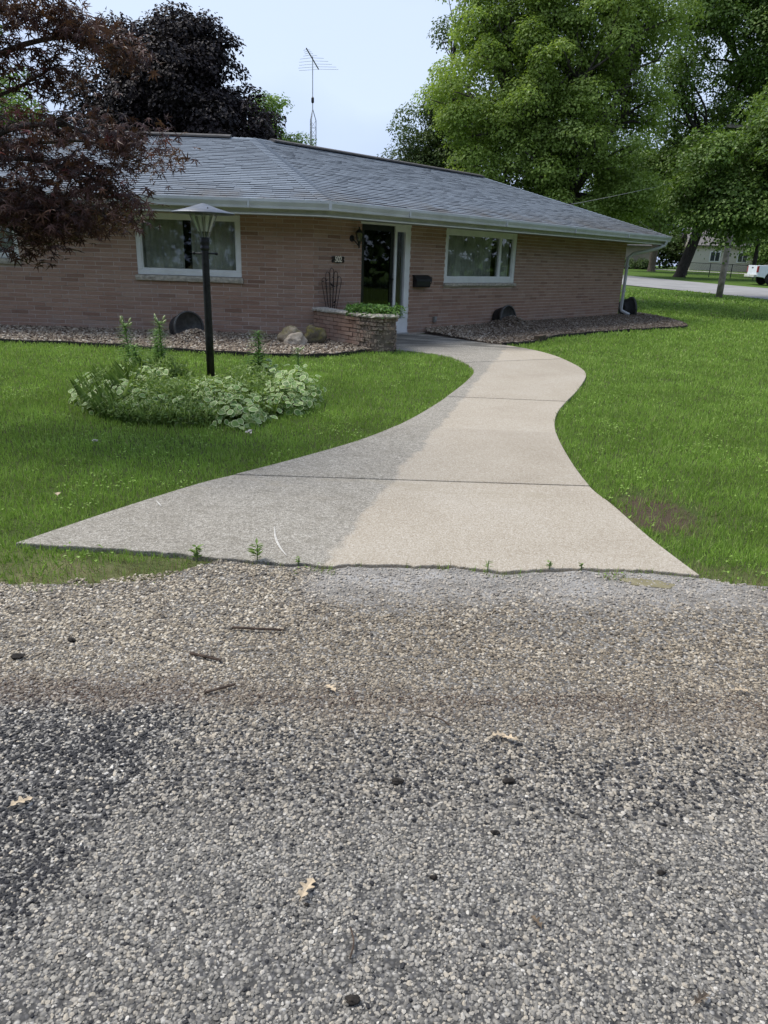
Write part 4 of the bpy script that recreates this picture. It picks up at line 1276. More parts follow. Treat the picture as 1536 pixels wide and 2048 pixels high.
# rocks by the planter
def rock(name, c, s, seed, mat, label, cat='rock'):
    m = bpy.data.meshes.new(name)
    import bmesh
    bm = bmesh.new()
    bmesh.ops.create_icosphere(bm, subdivisions=4, radius=1)
    for v in bm.verts:
        n = mnoise.noise(v.co * 1.1 + Vector((seed, 0, 0))) * 0.42 + mnoise.noise(v.co * 2.7 + Vector((0, seed, 0))) * 0.16 + mnoise.noise(v.co * 8 + Vector((0, 0, seed))) * 0.04
        v.co = v.co * (1 + n)
        v.co = Vector((v.co.x * s[0], v.co.y * s[1], v.co.z * s[2]))
    bm.to_mesh(m); bm.free()
    o = link(name, m, mat, None, True)
    o.location = c
    tag(o, label, cat)
    return o
def rock_mat(name, a, b, moss):
    m, nt, out = new_mat(name)
    p = pos(nt)
    n = noise(nt, p, 7, 6, 0.7)
    c = ramp(nt, n, [(0.3, a), (0.62, b)])
    g = A(nt, 'NewGeometry')
    up = A(nt, 'SeparateXYZ', Vector=g.outputs['Normal']).outputs['Z']
    mo = mth(nt, 'MULTIPLY', sstep(nt, up, 0.0, 0.6), ramp(nt, noise(nt, p, 9, 5, 0.7), [(0.4, 0.0), (0.55, 1.0)]))
    c = mixc(nt, mth(nt, 'MULTIPLY', mo, moss), c, (0.17, 0.15, 0.045))
    finish(nt, out, c, 0.9, bump(nt, noise(nt, p, 40, 5, 0.7), 0.7, 0.02), 0.2)
    return m
rock('rock', (-1.72, 12.62, 0.16), (0.21, 0.17, 0.17), 2.0, rock_mat('tan_rock', (0.24, 0.19, 0.13), (0.46, 0.39, 0.30), 0.7), 'tan rock with yellow lichen leaning on the left of the pair')
rock('rock', (-1.60, 12.36, 0.10), (0.17, 0.12, 0.13), 5.0, rock_mat('pale_rock', (0.34, 0.28, 0.21), (0.56, 0.49, 0.40), 0.1), 'small pale smooth rock at the front of the three rocks')
rock('rock', (-1.32, 12.62, 0.15), (0.20, 0.17, 0.19), 9.0, rock_mat('mossy_rock', (0.04, 0.035, 0.025), (0.20, 0.17, 0.12), 0.95), 'dark mossy split rock against the planter wall')

# ------------------------------------------------------------------ lamp post
LX, LY = -2.155, 8.71
lp = empty('lamp_post', (LX, LY, 0))
tag(lp, 'black garden lamp post with wide conical cap rising from the flower bed', 'lamp post')
M_POST = plain('worn_black_post', (0.014, 0.014, 0.014), 0.5, 0.6, 16, bmp=0.5, bscale=50)
MB().lathe([(0.048, -0.1), (0.047, 0.5), (0.043, 0.9), (0.042, 1.48), (0.040, 1.50)], 14, (LX, LY, 0)).build('post', M_POST, lp, True)
MB().lathe([(0.041, 1.49), (0.052, 1.50), (0.052, 1.53), (0.046, 1.535), (0.054, 1.56), (0.056, 1.60), (0.050, 1.612), (0.058, 1.63), (0.0, 1.632)], 16, (LX, LY, 0)).build('collar', M_BLACK, lp, True)
bar = MB().tube([(LX - 0.13, LY, 1.455), (LX + 0.13, LY, 1.462)], 0.010, 8).build('ladder_bar', M_BLACK, lp, True)
for sx in (-0.13, 0.13):
    MB().lathe([(0.0, -0.018), (0.014, -0.012), (0.018, 0), (0.014, 0.012), (0.0, 0.018)], 10, (LX + sx, LY, 1.4585)).build('knob', M_BLACK, bar, True)
M_FROST = plain('frosted_glass', (0.72, 0.72, 0.69), 0.35, 0.08, 30)
M_LG = make_glass('lamp_glass', (0.82, 0.84, 0.84))
NP = 9
for k in range(NP):
    a0 = 2 * math.pi * (k + 0.12) / NP; a1 = 2 * math.pi * (k + 1.12) / NP; am = (a0 + a1) / 2
    c0, s0, c1, s1 = math.cos(a0), math.sin(a0), math.cos(a1), math.sin(a1)
    r0, r1, z0, z1 = 0.050, 0.158, 1.632, 1.885
    MB().add([(LX + r0 * c0, LY + r0 * s0, z0), (LX + r0 * c1, LY + r0 * s1, z0), (LX + r1 * c1, LY + r1 * s1, z1), (LX + r1 * c0, LY + r1 * s0, z1)], [(0, 1, 2, 3)]).build('pane', M_LG, lp)
    MB().tube([(LX + r0 * c0 * 1.02, LY + r0 * s0 * 1.02, z0), (LX + r1 * c0 * 1.02, LY + r1 * s0 * 1.02, z1)], 0.0045, 6).build('rod', M_CHROME, lp)
    # frosted strip with rounded ends on each pane
    tv = Vector((-math.sin(am), math.cos(am), 0)); ap = math.cos(math.pi / NP)
    b = Vector((LX + r0 * math.cos(am) * ap, LY + r0 * math.sin(am) * ap, z0)); t = Vector((LX + r1 * math.cos(am) * ap, LY + r1 * math.sin(am) * ap, z1))
    ax = (t - b); outv = ax.cross(tv).normalized()
    outv = -outv if outv.dot(Vector((math.cos(am), math.sin(am), 0))) < 0 else outv
    ring = []
    for u in np.linspace(0, math.pi, 7):
        ring.append((0.85 + 0.05 * math.sin(u), math.cos(u) * 0.024))
    for u in np.linspace(math.pi, 2 * math.pi, 7):
        ring.append((0.28 + 0.05 * math.sin(u), math.cos(u) * 0.013))
    pts = [b + ax * f + tv * w - outv * 0.004 for f, w in ring]
    n = len(pts)
    MB().add(pts + [p - outv * 0.004 for p in pts], [tuple(range(n)), tuple(range(2 * n - 1, n - 1, -1))] + [(i, (i + 1) % n, n + (i + 1) % n, n + i) for i in range(n)]).build('frosted_strip', M_FROST, lp)
m = MB()
prof = [(0.345, 1.880), (0.352, 1.884), (0.345, 1.892), (0.18, 1.936), (0.05, 1.978), (0.018, 1.988), (0.0, 1.992)]
m.lathe(prof, 36, (LX, LY, 0)); m.lathe([(0.0, 1.955), (0.05, 1.952), (0.34, 1.878)], 36, (LX, LY, 0))
cap = m.build('cap', plain('galvanised_cap', (0.15, 0.16, 0.175), 0.38, 0.25, 7, metal=0.6), lp, True)
for k in range(4):
    a = k * math.pi / 2 + 0.5
    MB().lathe([(0.008, 0), (0.008, 0.012), (0.0, 0.016)], 8, (LX + 0.20 * math.cos(a), LY + 0.20 * math.sin(a), 1.927)).build('screw', M_BLACK, cap)

# ------------------------------------------------------------------ plants: shared tools
def leaf_mat(name, stops, trans=0.35, rough=0.5, patch=0.0, edge=None):
    m, nt, out = new_mat(name)
    at = A(nt, 'Attribute', {'attribute_name': 'tint'}).outputs['Fac']
    c = ramp(nt, at, stops)
    if patch:
        p = pos(nt)
        c = mixc(nt, patch, c, ramp(nt, noise(nt, p, 1.1, 3), [(0.3, 0.6), (0.7, 1.35)]), 'MULTIPLY')
    if edge is not None:
        e = A(nt, 'Attribute', {'attribute_name': 'rim'}).outputs['Fac']
        c = mixc(nt, sstep(nt, e, 0.35, 0.75), c, edge)
    d = A(nt, 'BsdfPrincipled', Roughness=rough)
    sock(nt, d.inputs['Base Color'], c)
    d.inputs['Specular IOR Level'].default_value = 0.3
    t = A(nt, 'BsdfTranslucent')
    sock(nt, t.inputs['Color'], mixc(nt, 1.0, c, (1.15, 1.2, 0.6), 'MULTIPLY'))
    mx = nt.nodes.new('ShaderNodeMixShader')
    mx.inputs[0].default_value = trans
    nt.links.new(d.outputs[0], mx.inputs[1]); nt.links.new(t.outputs[0], mx.inputs[2])
    nt.links.new(mx.outputs[0], out.inputs['Surface'])
    return m
def frames(P, N, T):
    """orthonormal leaf frames from normals and rough tangents"""
    N = unit(N); T = T - N * np.sum(T * N, -1, keepdims=True); T = unit(T)
    return N, T, np.cross(N, T)
def quads(P, N, T, L, W, fold=0.12, at=0.45):
    N, T, B = frames(P, N, T)
    L = L[:, None]; W = W[:, None]
    v0 = P; v2 = P + T * L - N * L * fold
    mid = P + T * L * at
    v1 = mid + B * W * 0.5 + N * W * fold; v3 = mid - B * W * 0.5 + N * W * fold
    V = np.stack([v0, v1, v2, v3], 1).reshape(-1, 3)
    F = np.arange(len(P) * 4).reshape(-1, 4)
    return V, F
def leaf_template(P, N, T, S, pts, faces):
    """instances of a small template (pts in T,B,N units) as one mesh"""
    N, T, B = frames(P, N, T)
    pts = np.asarray(pts, float)
    V = P[:, None, :] + S[:, None, None] * (pts[None, :, 0:1] * T[:, None, :] + pts[None, :, 1:2] * B[:, None, :] + pts[None, :, 2:3] * N[:, None, :])
    F = (np.arange(len(P))[:, None, None] * len(pts) + np.asarray(faces)[None]).reshape(-1, len(faces[0]))
    return V.reshape(-1, 3), F
BARK = {}
def bark(name, col):
    if name not in BARK:
        m, nt, out = new_mat(name)
        p = pos(nt, (1, 1, 0.25))
        n = noise(nt, p, 14, 6, 0.7)
        c = ramp(nt, n, [(0.35, tuple(x * 0.45 for x in col)), (0.6, col), (0.8, tuple(x * 1.35 for x in col))])
        finish(nt, out, c, 0.95, bump(nt, n, 1.0, 0.05), 0.15)
        BARK[name] = m
    return BARK[name]
def limb(m, a, b, r0, r1, sag=0.1, n=6, sides=7, seed=0):
    a = Vector(a); b = Vector(b)
    r = random.Random(seed)
    L = (b - a).length
    j1 = Vector((r.uniform(-1, 1), r.uniform(-1, 1), r.uniform(-0.3, 1))) * L * sag
    j2 = Vector((r.uniform(-1, 1), r.uniform(-1, 1), r.uniform(-0.6, 0.6))) * L * sag
    pts = spline([a, a.lerp(b, 0.33) + j1, a.lerp(b, 0.68) + j2, b], max(2, n // 3))
    m.tube(pts, [r0 + (r1 - r0) * i / (len(pts) - 1) for i in range(len(pts))], sides)
    return pts
def tree(name, label, base, trunk_r, fork, lobes, nclus, per, csig, leaf, mat, bk, group=None, seed=1, cat='tree', droop=0.0, shell=0.55, lean=(0, 0), parts=True):
    """lobes = world ellipsoids (x,y,z,rx,ry,rz); leaves grow in clusters spread through their outer shell"""
    g = np.random.default_rng(seed)
    root = empty(name, base)
    tag(root, label, cat, group)
    bx, by, bz = base
    tm = MB()
    top = Vector((bx + lean[0], by + lean[1], bz + fork))
    pts = [Vector((bx, by, bz - 0.15)), Vector((bx, by, bz + 0.15)), Vector((bx, by, bz)).lerp(top, 0.5) + Vector((0.06 * trunk_r, 0, 0)), top]
    pts = spline(pts, 3)
    tm.tube(pts, [trunk_r * (1.45 if i == 0 else 1.22 if i < 3 else 1.0 - 0.25 * i / len(pts)) for i in range(len(pts))], 12)
    tm.build('trunk', bk, root, True)
    lm = MB()
    vol = np.array([l[3] * l[4] * l[5] for l in lobes]) ** (2 / 3)
    cnt = np.maximum(1, (nclus * vol / vol.sum()).astype(int))
    CP = []; CN = []
    for li, (l, c) in enumerate(zip(lobes, cnt)):
        ce = np.array(l[:3]); ra = np.array(l[3:])
        end = ce - np.array([0, 0, ra[2] * 0.1])
        lp_ = limb(lm, top - Vector((0, 0, fork * 0.12 * (li % 3))), end, trunk_r * 0.40, trunk_r * 0.12, 0.10, 9, 7, seed * 31 + li)
        d = unit(g.normal(0, 1, (c, 3)))
        rr = np.where(g.random(c) < 0.78, g.uniform(shell, 1.0, c), g.uniform(0.15, shell, c))
        rr *= 1 + g.normal(0, 0.09, c)
        pc_ = ce + d * ra * rr[:, None]
        CP.append(pc_); CN.append(d)
        for q in pc_[:: max(1, c // 14)]:
            limb(lm, lp_[-1 - g.integers(0, 4)], q, trunk_r * 0.13, trunk_r * 0.03, 0.12, 4, 5, int(g.integers(1e6)))
    lm.build('limbs', bk, root, True)
    CP = np.concatenate(CP); CN = np.concatenate(CN)
    K = len(CP)
    cs = g.lognormal(0, 0.3, K)                                   # cluster size
    num = np.maximum(6, (per * cs ** 2 / np.mean(cs ** 2)).astype(int))
    idx = np.repeat(np.arange(K), num)
    n = len(idx)
    dd = unit(g.normal(0, 1, (n, 3)))
    dd[:, 2] = np.where(g.random(n) < 0.72, np.abs(dd[:, 2]), dd[:, 2])
    rad = np.where(g.random(n) < 0.8, g.uniform(0.72, 1.08, n), g.uniform(0.2, 0.9, n))
    bump_ = 1 + 0.35 * (gridnoise(dd[:, 0] * 2.2 + idx * 3.1, dd[:, 1] * 2.2 + dd[:, 2] * 1.7, 1.0, seed) - 0.5)
    o3 = dd * (rad * bump_)[:, None]
    P = CP[idx] + o3 * np.array([1, 1, 0.78]) * csig * 2.0 * cs[idx][:, None]
    P[:, 2] -= droop * np.sum(o3[:, :2] ** 2, 1) * csig * 2.0
    N = g.normal(0, 0.42, (n, 3)) + np.array([0, 0, 0.55]) + dd * 0.75
    T = g.normal(0, 0.8, (n, 3)) + dd * 0.6 + np.array([0, 0, -0.7])
    L = leaf * g.uniform(0.65, 1.25, n); W = L * g.uniform(0.6, 0.95, n)
    V, F = quads(P, N, T, L, W)
    ct = g.normal(0.5, 0.16, K)
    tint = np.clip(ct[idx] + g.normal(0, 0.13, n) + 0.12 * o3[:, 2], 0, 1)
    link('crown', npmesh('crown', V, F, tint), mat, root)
    return root

# ------------------------------------------------------------------ lawn
def grass_mat(name, dry=False):
    m, nt, out = new_mat(name)
    at = A(nt, 'Attribute', {'attribute_name': 'tint'}).outputs['Fac']
    p = pos(nt)
    c = ramp(nt, at, [(0.0, (0.145, 0.24, 0.038)), (0.35, (0.25, 0.40, 0.065)), (0.65, (0.345, 0.51, 0.11)), (0.85, (0.46, 0.58, 0.19)), (0.94, (0.26, 0.27, 0.12)), (1.0, (0.34, 0.29, 0.16))])
    c = mixc(nt, 0.55, c, ramp(nt, noise(nt, p, 1.3, 5, 0.65), [(0.32, 0.62), (0.68, 1.32)]), 'MULTIPLY')
    d = A(nt, 'BsdfPrincipled', Roughness=0.5)
    sock(nt, d.inputs['Base Color'], c)
    d.inputs['Specular IOR Level'].default_value = 0.35
    t = A(nt, 'BsdfTranslucent'); sock(nt, t.inputs['Color'], c)
    mx = nt.nodes.new('ShaderNodeMixShader'); mx.inputs[0].default_value = 0.36
    nt.links.new(d.outputs[0], mx.inputs[1]); nt.links.new(t.outputs[0], mx.inputs[2]); nt.links.new(mx.outputs[0], out.inputs['Surface'])
    return m
M_GRASS = grass_mat('grass')
FB = (-2.02, 7.55, 1.12, 1.25)                                   # flower bed ellipse round the lamp
def bare_soil(X, Y):                                             # worn strip right of the walk, dry verge by the road
    return ((X - 1.82) / 0.28) ** 2 + ((Y - 4.42) / 0.42) ** 2 + (gridnoise(X, Y, 9, 12) - 0.5) * 1.6
def lawn_ok(X, Y, margin=0.0):
    k = Y > road_edge(X) - 0.01 + (gridnoise(X, Y, 16, 21) - 0.5) * 0.14 + (gridnoise(X, Y, 5, 23) - 0.5) * 0.16
    k &= ~inpoly(X, Y, WALK_POLY)
    k &= ~inpoly(X, Y, POLY_BL) & ~inpoly(X, Y, POLY_BR)
    behind_l = (X < -0.4) & (Y > 12.2 + 0 * X) & (X > -9.8)
    behind_r = ((X - C2.x) * FR.o.x + (Y - C2.y) * FR.o.y < 0.1) & ((X - C2.x) * FR.d.x + (Y - C2.y) * FR.d.y < 12.2) & (Y > 12.2)
    k &= ~behind_l & ~behind_r
    k &= ((X - FB[0]) / FB[2]) ** 2 + ((Y - FB[1]) / FB[3]) ** 2 > 0.62
    return k
def zone(y0, y1, dens, xl, xr):
    n = int(dens * (xr - xl) * (y1 - y0))
    X = rng.uniform(xl, xr, n); Y = rng.uniform(y0, y1, n)
    k = (np.abs(X) < 0.60 * Y + 0.9) | ((np.abs(X) < 0.60 * Y + 2.2) & (rng.random(X.size) < 0.55))
    X, Y = X[k], Y[k]
    k = lawn_ok(X, Y)
    return X[k], Y[k]
GX = []; GY = []; GL = []; GW = []
for y0, y1, dens, ln, wd in ((2.8, 4.2, 5200, 0.052, 0.0040), (4.2, 5.6, 3900, 0.055, 0.0048), (5.6, 7.4, 2700, 0.055, 0.0062), (7.4, 9.6, 1900, 0.056, 0.0082), (9.6, 12.4, 1200, 0.057, 0.0115), (12.4, 16, 650, 0.06, 0.017), (16, 22, 330, 0.065, 0.026), (22, 30, 150, 0.075, 0.042), (30, 42, 60, 0.09, 0.07)):
    X, Y = zone(y0, y1, dens, -0.62 * y1 - 2.2 if y1 < 12.5 else 1.5, 0.62 * y1 + 2.2)
    GX.append(X); GY.append(Y); GL.append(np.full(X.size, ln)); GW.append(np.full(X.size, wd))
X = np.concatenate(GX); Y = np.concatenate(GY); Ln = np.concatenate(GL); Wd = np.concatenate(GW)
onst = (X > np.interp(Y, [26, 35.6, 42.5, 48.5], [20.5, 18.2, 16.3, 14.2])) & (Y > 26)
bs = bare_soil(X, Y)
verge = (Y < road_edge(X) + 0.10 + 0.25 * gridnoise(X, Y, 4, 27))
keep = ~onst & (rng.random(X.size) < np.clip((bs - 0.40) * 1.8, 0.28, 1)) & ~(verge & (rng.random(X.size) < 0.35))
X, Y, Ln, Wd = X[keep], Y[keep], Ln[keep], Wd[keep]
bs = bs[keep]; verge = verge[keep]
n = X.size
clump = gridnoise(X, Y, 6.0, 31) * 0.5 + gridnoise(X, Y, 1.7, 33) * 0.3 + gridnoise(X, Y, 22.0, 35) * 0.2
Ln = 0.86 * Ln * (0.55 + 0.9 * clump) * rng.uniform(0.6, 1.25, n)
edgey = rng.random(n) < 0.02
Ln[edgey] *= 1.5
Z = terrain(X, Y) - 0.032
a = rng.uniform(0, 2 * np.pi, n)
lean = rng.gamma(2.0, 0.27, n)
dirv = np.stack([np.cos(a), np.sin(a), np.zeros(n)], 1)
side = np.stack([-np.sin(a + rng.normal(0, 0.6, n)), np.cos(a), np.zeros(n)], 1); side = unit(side)
P0 = np.stack([X, Y, Z], 1)
up = np.array([0, 0, 1.0])
cl, sl_ = np.cos(np.minimum(lean, 1.2))[:, None], np.sin(np.minimum(lean, 1.2))[:, None]
Pm = P0 + (up * cl ** 0.5 + dirv * sl_ * 0.5) * Ln[:, None] * 0.55
P1 = Pm + (up * cl + dirv * sl_) * Ln[:, None] * 0.55
w = Wd[:, None] * 0.5 * rng.uniform(0.7, 1.3, n)[:, None]
V = np.stack([P0 - side * w, P0 + side * w, Pm + side * w * 0.8, P1, Pm - side * w * 0.8], 1).reshape(-1, 3)
F = np.arange(n * 5).reshape(-1, 5)
tint = np.clip(0.30 + 0.42 * (clump - 0.5) + rng.normal(0.12, 0.17, n), 0, 0.9)
dry = verge & (rng.random(n) < 0.45) | ((bs < 1.3) & (rng.random(n) < 0.4)) | (rng.random(n) < 0.028)
dp = ((X + 1.05) / 0.42) ** 2 + ((Y - 3.20) / 0.18) ** 2 < 1
dry |= dp & (rng.random(n) < 0.6)
tint[dry] = rng.uniform(0.9, 1.0, dry.sum())
o = link('lawn_grass', npmesh('lawn_grass', V, F, tint), M_GRASS)
tag(o, 'mown green grass covering the front lawns', 'grass', kind='stuff')

# clover and broad-leaved weeds growing in patches in the lawn
n = 60000
X = rng.uniform(-7, 9, n); Y = rng.uniform(3.0, 13, n)
k = (np.abs(X) < 0.60 * Y + 0.9) & lawn_ok(X, Y) & (gridnoise(X, Y, 2.6, 81) * 0.65 + gridnoise(X, Y, 9, 83) * 0.35 > 0.60)
X, Y = X[k], Y[k]; n = X.size
V, F = quads(np.stack([X, Y, rng.uniform(-0.005, 0.022, n)], 1), rng.normal(0, 0.35, (n, 3)) + np.array([0, 0, 1.0]), rng.normal(0, 1, (n, 3)) * np.array([1, 1, 0.2]), rng.uniform(0.012, 0.026, n), rng.uniform(0.010, 0.022, n))
tag(link('lawn_clover', npmesh('lawn_clover', V, F, np.clip(rng.normal(0.4, 0.15, n), 0, 0.8)), M_GRASS), 'clover and small weeds in patches of the lawn', 'clover', kind='stuff')

# ------------------------------------------------------------------ flower bed round the lamp post
FBC = np.array([FB[0], FB[1]])
bsoil = MB().prism([(FB[0] + FB[2] * 0.85 * math.cos(a), FB[1] + FB[3] * 0.85 * math.sin(a)) for a in np.linspace(0, 6.28, 40)[:-1]], -0.08, -0.015).build('flower_bed_soil', M_BEDSOIL)
tag(bsoil, kind='structure')
M_VAR = leaf_mat('variegated_leaf', [(0.0, (0.10, 0.19, 0.05)), (0.5, (0.20, 0.33, 0.09)), (1.0, (0.36, 0.48, 0.19))], 0.3, 0.5, 0.0, (0.62, 0.68, 0.40))
M_FINE = leaf_mat('fine_leaf', [(0.0, (0.10, 0.16, 0.035)), (0.5, (0.20, 0.30, 0.08)), (1.0, (0.38, 0.48, 0.18))], 0.35, 0.5)
# oval leaf with cream rim: centre row + ring
ol = [(0, 0, 0)]; ring_in = []; ring_out = []
pts = [(0.02, 0, 0), (0.25, 0, 0.02), (0.55, 0, 0.02), (0.8, 0, 0.0)]
outl = [(0.0, 0.0), (0.12, 0.22), (0.35, 0.36), (0.62, 0.30), (0.85, 0.14), (1.0, 0.0), (0.85, -0.14), (0.62, -0.30), (0.35, -0.36), (0.12, -0.22)]
tmpl = [(x, y, 0.10 * abs(y) - 0.12 * x * x) for x, y in outl] + [(0.48 + (x - 0.48) * 0.62, y * 0.62, 0.06 * abs(y) - 0.12 * x * x + 0.01) for x, y in outl] + [(0.48, 0, 0.0)]
tf = [(i, (i + 1) % 10, 10 + (i + 1) % 10, 10 + i) for i in range(10)] + [(10 + i, 10 + (i + 1) % 10, 20, 20) for i in range(10)]
def tri_fix(F):
    """split quads (some degenerate) into triangles"""
    F = np.asarray(F)
    t = np.concatenate([F[:, [0, 1, 2]], F[:, [0, 2, 3]]])
    return t[(t[:, 1] != t[:, 2]) & (t[:, 0] != t[:, 2])]
tft = tri_fix(tf)
rim_t = np.array([1.0] * 10 + [0.0] * 11)
def low_by_post(P):                                              # trampled, low growth right around the lamp post
    d = np.hypot(P[:, 0] - LX, P[:, 1] - LY)
    return ~((np.abs(P[:, 0] - LX - 0.15) < 0.36) & (P[:, 2] > 0.06 + 0.14 * d))
mounds = [(-2.62, 7.05, 0.30, 0.34), (-2.30, 6.85, 0.26, 0.30), (-1.62, 7.05, 0.36, 0.36), (-1.42, 6.75, 0.28, 0.28), (-1.85, 7.5, 0.32, 0.42), (-1.02, 7.75, 0.32, 0.44), (-1.05, 7.35, 0.25, 0.34), (-2.45, 7.6, 0.30, 0.40),
          (-2.0, 8.4, 0.35, 0.42), (-1.45, 8.3, 0.35, 0.40), (-2.75, 8.1, 0.3, 0.38), (-1.9, 6.75, 0.2, 0.22), (-1.25, 7.1, 0.2, 0.25), (-3.0, 7.45, 0.22, 0.3)]
P = []; N = []
for mx_, my_, mr, mh in mounds:
    k = int(280 * mr / 0.3)
    d = unit(rng.normal(0, 1, (k, 3))); d[:, 2] = np.abs(d[:, 2])
    rr = rng.uniform(0.55, 1.08, k)[:, None]
    q = np.array([mx_, my_ - 0.12, 0.0]) + d * rr * np.array([mr * 1.1, mr * 1.1, mh * 0.85])
    # little compound groups
    P.append(q); N.append(d * 0.7 + np.array([0, -0.25, 0.7]) + rng.normal(0, 0.35, (k, 3)))
P = np.concatenate(P); N = np.concatenate(N)
k = low_by_post(P); P, N = P[k], N[k]
T = rng.normal(0, 1, P.shape) * np.array([1, 1, 0.3]) + np.array([0, -0.4, -0.35])
V, F = leaf_template(P, N, T, rng.uniform(0.04, 0.10, len(P)), tmpl, tft.tolist())
ct = np.clip(rng.normal(0.5, 0.22, len(P)), 0, 1)
o = link('variegated_ground_cover', npmesh('variegated_ground_cover', V, F, np.repeat(ct, len(tft)), {'rim': ('POINT', np.tile(rim_t, len(P)))}), M_VAR)
tag(o, 'cream-edged leafy ground cover around the lamp post', 'plants', kind='stuff')
# fine strappy and ferny filler
n = 5200
a = rng.uniform(0, 2 * np.pi, n); rr = np.sqrt(rng.random(n))
B = np.stack([FB[0] + FB[2] * 0.98 * rr * np.cos(a), FB[1] + FB[3] * 0.98 * rr * np.sin(a), np.full(n, -0.02)], 1)
Ls = rng.uniform(0.12, 0.36, n) * (1.05 - 0.45 * rr) * np.where((B[:, 0] < -2.5) & (rng.random(n) < 0.5), 1.7, 1.0)
Ls = np.where((np.abs(B[:, 0] - LX - 0.15) < 0.36), np.minimum(Ls, 0.06 + 0.13 * np.hypot(B[:, 0] - LX, B[:, 1] - LY)), Ls)
ang = rng.uniform(0, 2 * np.pi, n); ang = np.where(rng.random(n) < 0.6, a, ang)
dv = np.stack([np.cos(ang), np.sin(ang), np.zeros(n)], 1)
sv = np.stack([-np.sin(ang), np.cos(ang), np.zeros(n)], 1)
ln = rng.uniform(0.15, 0.9, n)[:, None]
k1 = B + (up * 0.55 + dv * ln * 0.18) * Ls[:, None]
k2 = B + (up * 0.90 + dv * ln * 0.55) * Ls[:, None]
k3 = B + (up * (1.0 - 0.35 * ln) + dv * ln * 1.05) * Ls[:, None]
w = rng.uniform(0.0022, 0.0055, n)[:, None]
V = np.stack([B - sv * w * 0.6, B + sv * w * 0.6, k1 + sv * w, k2 + sv * w * 0.8, k3, k2 - sv * w * 0.8, k1 - sv * w], 1).reshape(-1, 3)
o = link('strappy_foliage', npmesh('strappy_foliage', V, np.arange(n * 7).reshape(-1, 7), np.clip(rng.normal(0.5, 0.22, n), 0, 1)), M_FINE)
tag(o, 'thin grassy leaves filling the flower bed', 'plants', kind='stuff')
n = 16000
a = rng.uniform(0, 2 * np.pi, n); rr = np.sqrt(rng.random(n)) ** 0.9
P = np.stack([FB[0] + FB[2] * rr * np.cos(a), FB[1] + FB[3] * rr * np.sin(a), np.zeros(n)], 1)
hmax = (0.27 * (1 - rr ** 2.2) + 0.10) * (0.6 + 0.8 * gridnoise(P[:, 0], P[:, 1], 5.0, 41))
P[:, 2] = hmax * rng.random(n) ** 0.6
P = P[low_by_post(P)]; n = len(P)
V, F = quads(P, rng.normal(0, 0.6, (n, 3)) + np.array([0, -0.3, 0.8]), rng.normal(0, 1, (n, 3)), rng.uniform(0.03, 0.07, n), rng.uniform(0.010, 0.024, n))
o = link('fine_foliage', npmesh('fine_foliage', V, F, np.clip(rng.normal(0.45, 0.2, n), 0, 1)), M_FINE)
tag(o, 'fine ferny green leaves between the variegated plants', 'plants', kind='stuff')
# lilies
M_LILY = leaf_mat('lily_leaf', [(0.0, (0.07, 0.15, 0.03)), (0.5, (0.14, 0.26, 0.06)), (1.0, (0.24, 0.36, 0.11))], 0.35, 0.45)
M_STEM = plain('green_stem', (0.11, 0.19, 0.05), 0.6, 0.2, 20)
M_BUD = plain('pale_bud', (0.48, 0.55, 0.27), 0.5, 0.2, 25)
def lily(x, y, h, label, buds=5, seed=1, leafL=0.11, lean=(0, 0)):
    e = empty('lily_plant', (x, y, 0))
    tag(e, label, 'lily', 'lilies in the flower bed')
    g = np.random.default_rng(seed)
    pts = spline([(x, y, -0.03), (x + 0.02 + lean[0] * 0.4, y, h * 0.5), (x + lean[0], y + lean[1], h)], 5)
    MB().tube(pts, [0.009 * (1 - 0.5 * i / (len(pts) - 1)) for i in range(len(pts))], 6).build('stem', M_STEM, e, True)
    k = int(h * 230)
    t = np.linspace(0.12, 0.97, k)
    Pz = np.array([list(pts[min(int(q * (len(pts) - 1)), len(pts) - 2)].lerp(pts[min(int(q * (len(pts) - 1)), len(pts) - 2) + 1], q * (len(pts) - 1) % 1)) for q in t])
    a = np.arange(k) * 2.4 + g.normal(0, 0.3, k)
    D = np.stack([np.cos(a), np.sin(a), np.full(k, 0.45) + g.normal(0, 0.2, k)], 1)
    Nn = np.stack([-np.cos(a) * 0.4, -np.sin(a) * 0.4, np.ones(k)], 1)
    LL = 1.6 * leafL * (1.15 - 0.75 * t) * g.uniform(0.8, 1.2, k) + 0.02
    V, F = quads(Pz, Nn, D, LL, LL * 0.20, 0.25, 0.4)
    link('leaves', npmesh('leaves', V, F, np.clip(g.normal(0.55, 0.18, k), 0, 1)), M_LILY, e)
    for b in range(buds):
        an = b * 2.2; tp_ = pts[-1]
        q = tp_ + Vector((math.cos(an) * 0.045, math.sin(an) * 0.045, -0.02 + 0.012 * b))
        MB().tube([tp_ - Vector((0, 0, 0.04)), q], 0.003, 5).build('stalk', M_STEM, e)
        d = (q - tp_ + Vector((0, 0, 0.06))).normalized()
        MB().lathe([(0.002, 0), (0.009, 0.012), (0.011, 0.03), (0.006, 0.05), (0.0, 0.058)], 7, q, d.to_track_quat('Z', 'Y').to_matrix()).build('bud', M_BUD, e, True)
lily(-2.95, 8.15, 0.70, 'tall lily with pale buds, left of the two tallest in the bed', 6, 3)
lily(-2.62, 8.25, 0.73, 'tall lily with pale buds nearest the left of the lamp post', 5, 5, 0.11, (0.02, 0))
lily(-2.78, 7.9, 0.50, 'short budless lily between the two tall ones', 0, 7, 0.12)
lily(-1.52, 8.25, 0.66, 'bushy dark lily right of the lamp post', 0, 9, 0.13, (0.03, 0))
lily(-1.02, 8.0, 0.52, 'thin stalk with one pale bud at the right end of the bed', 1, 11, 0.07)
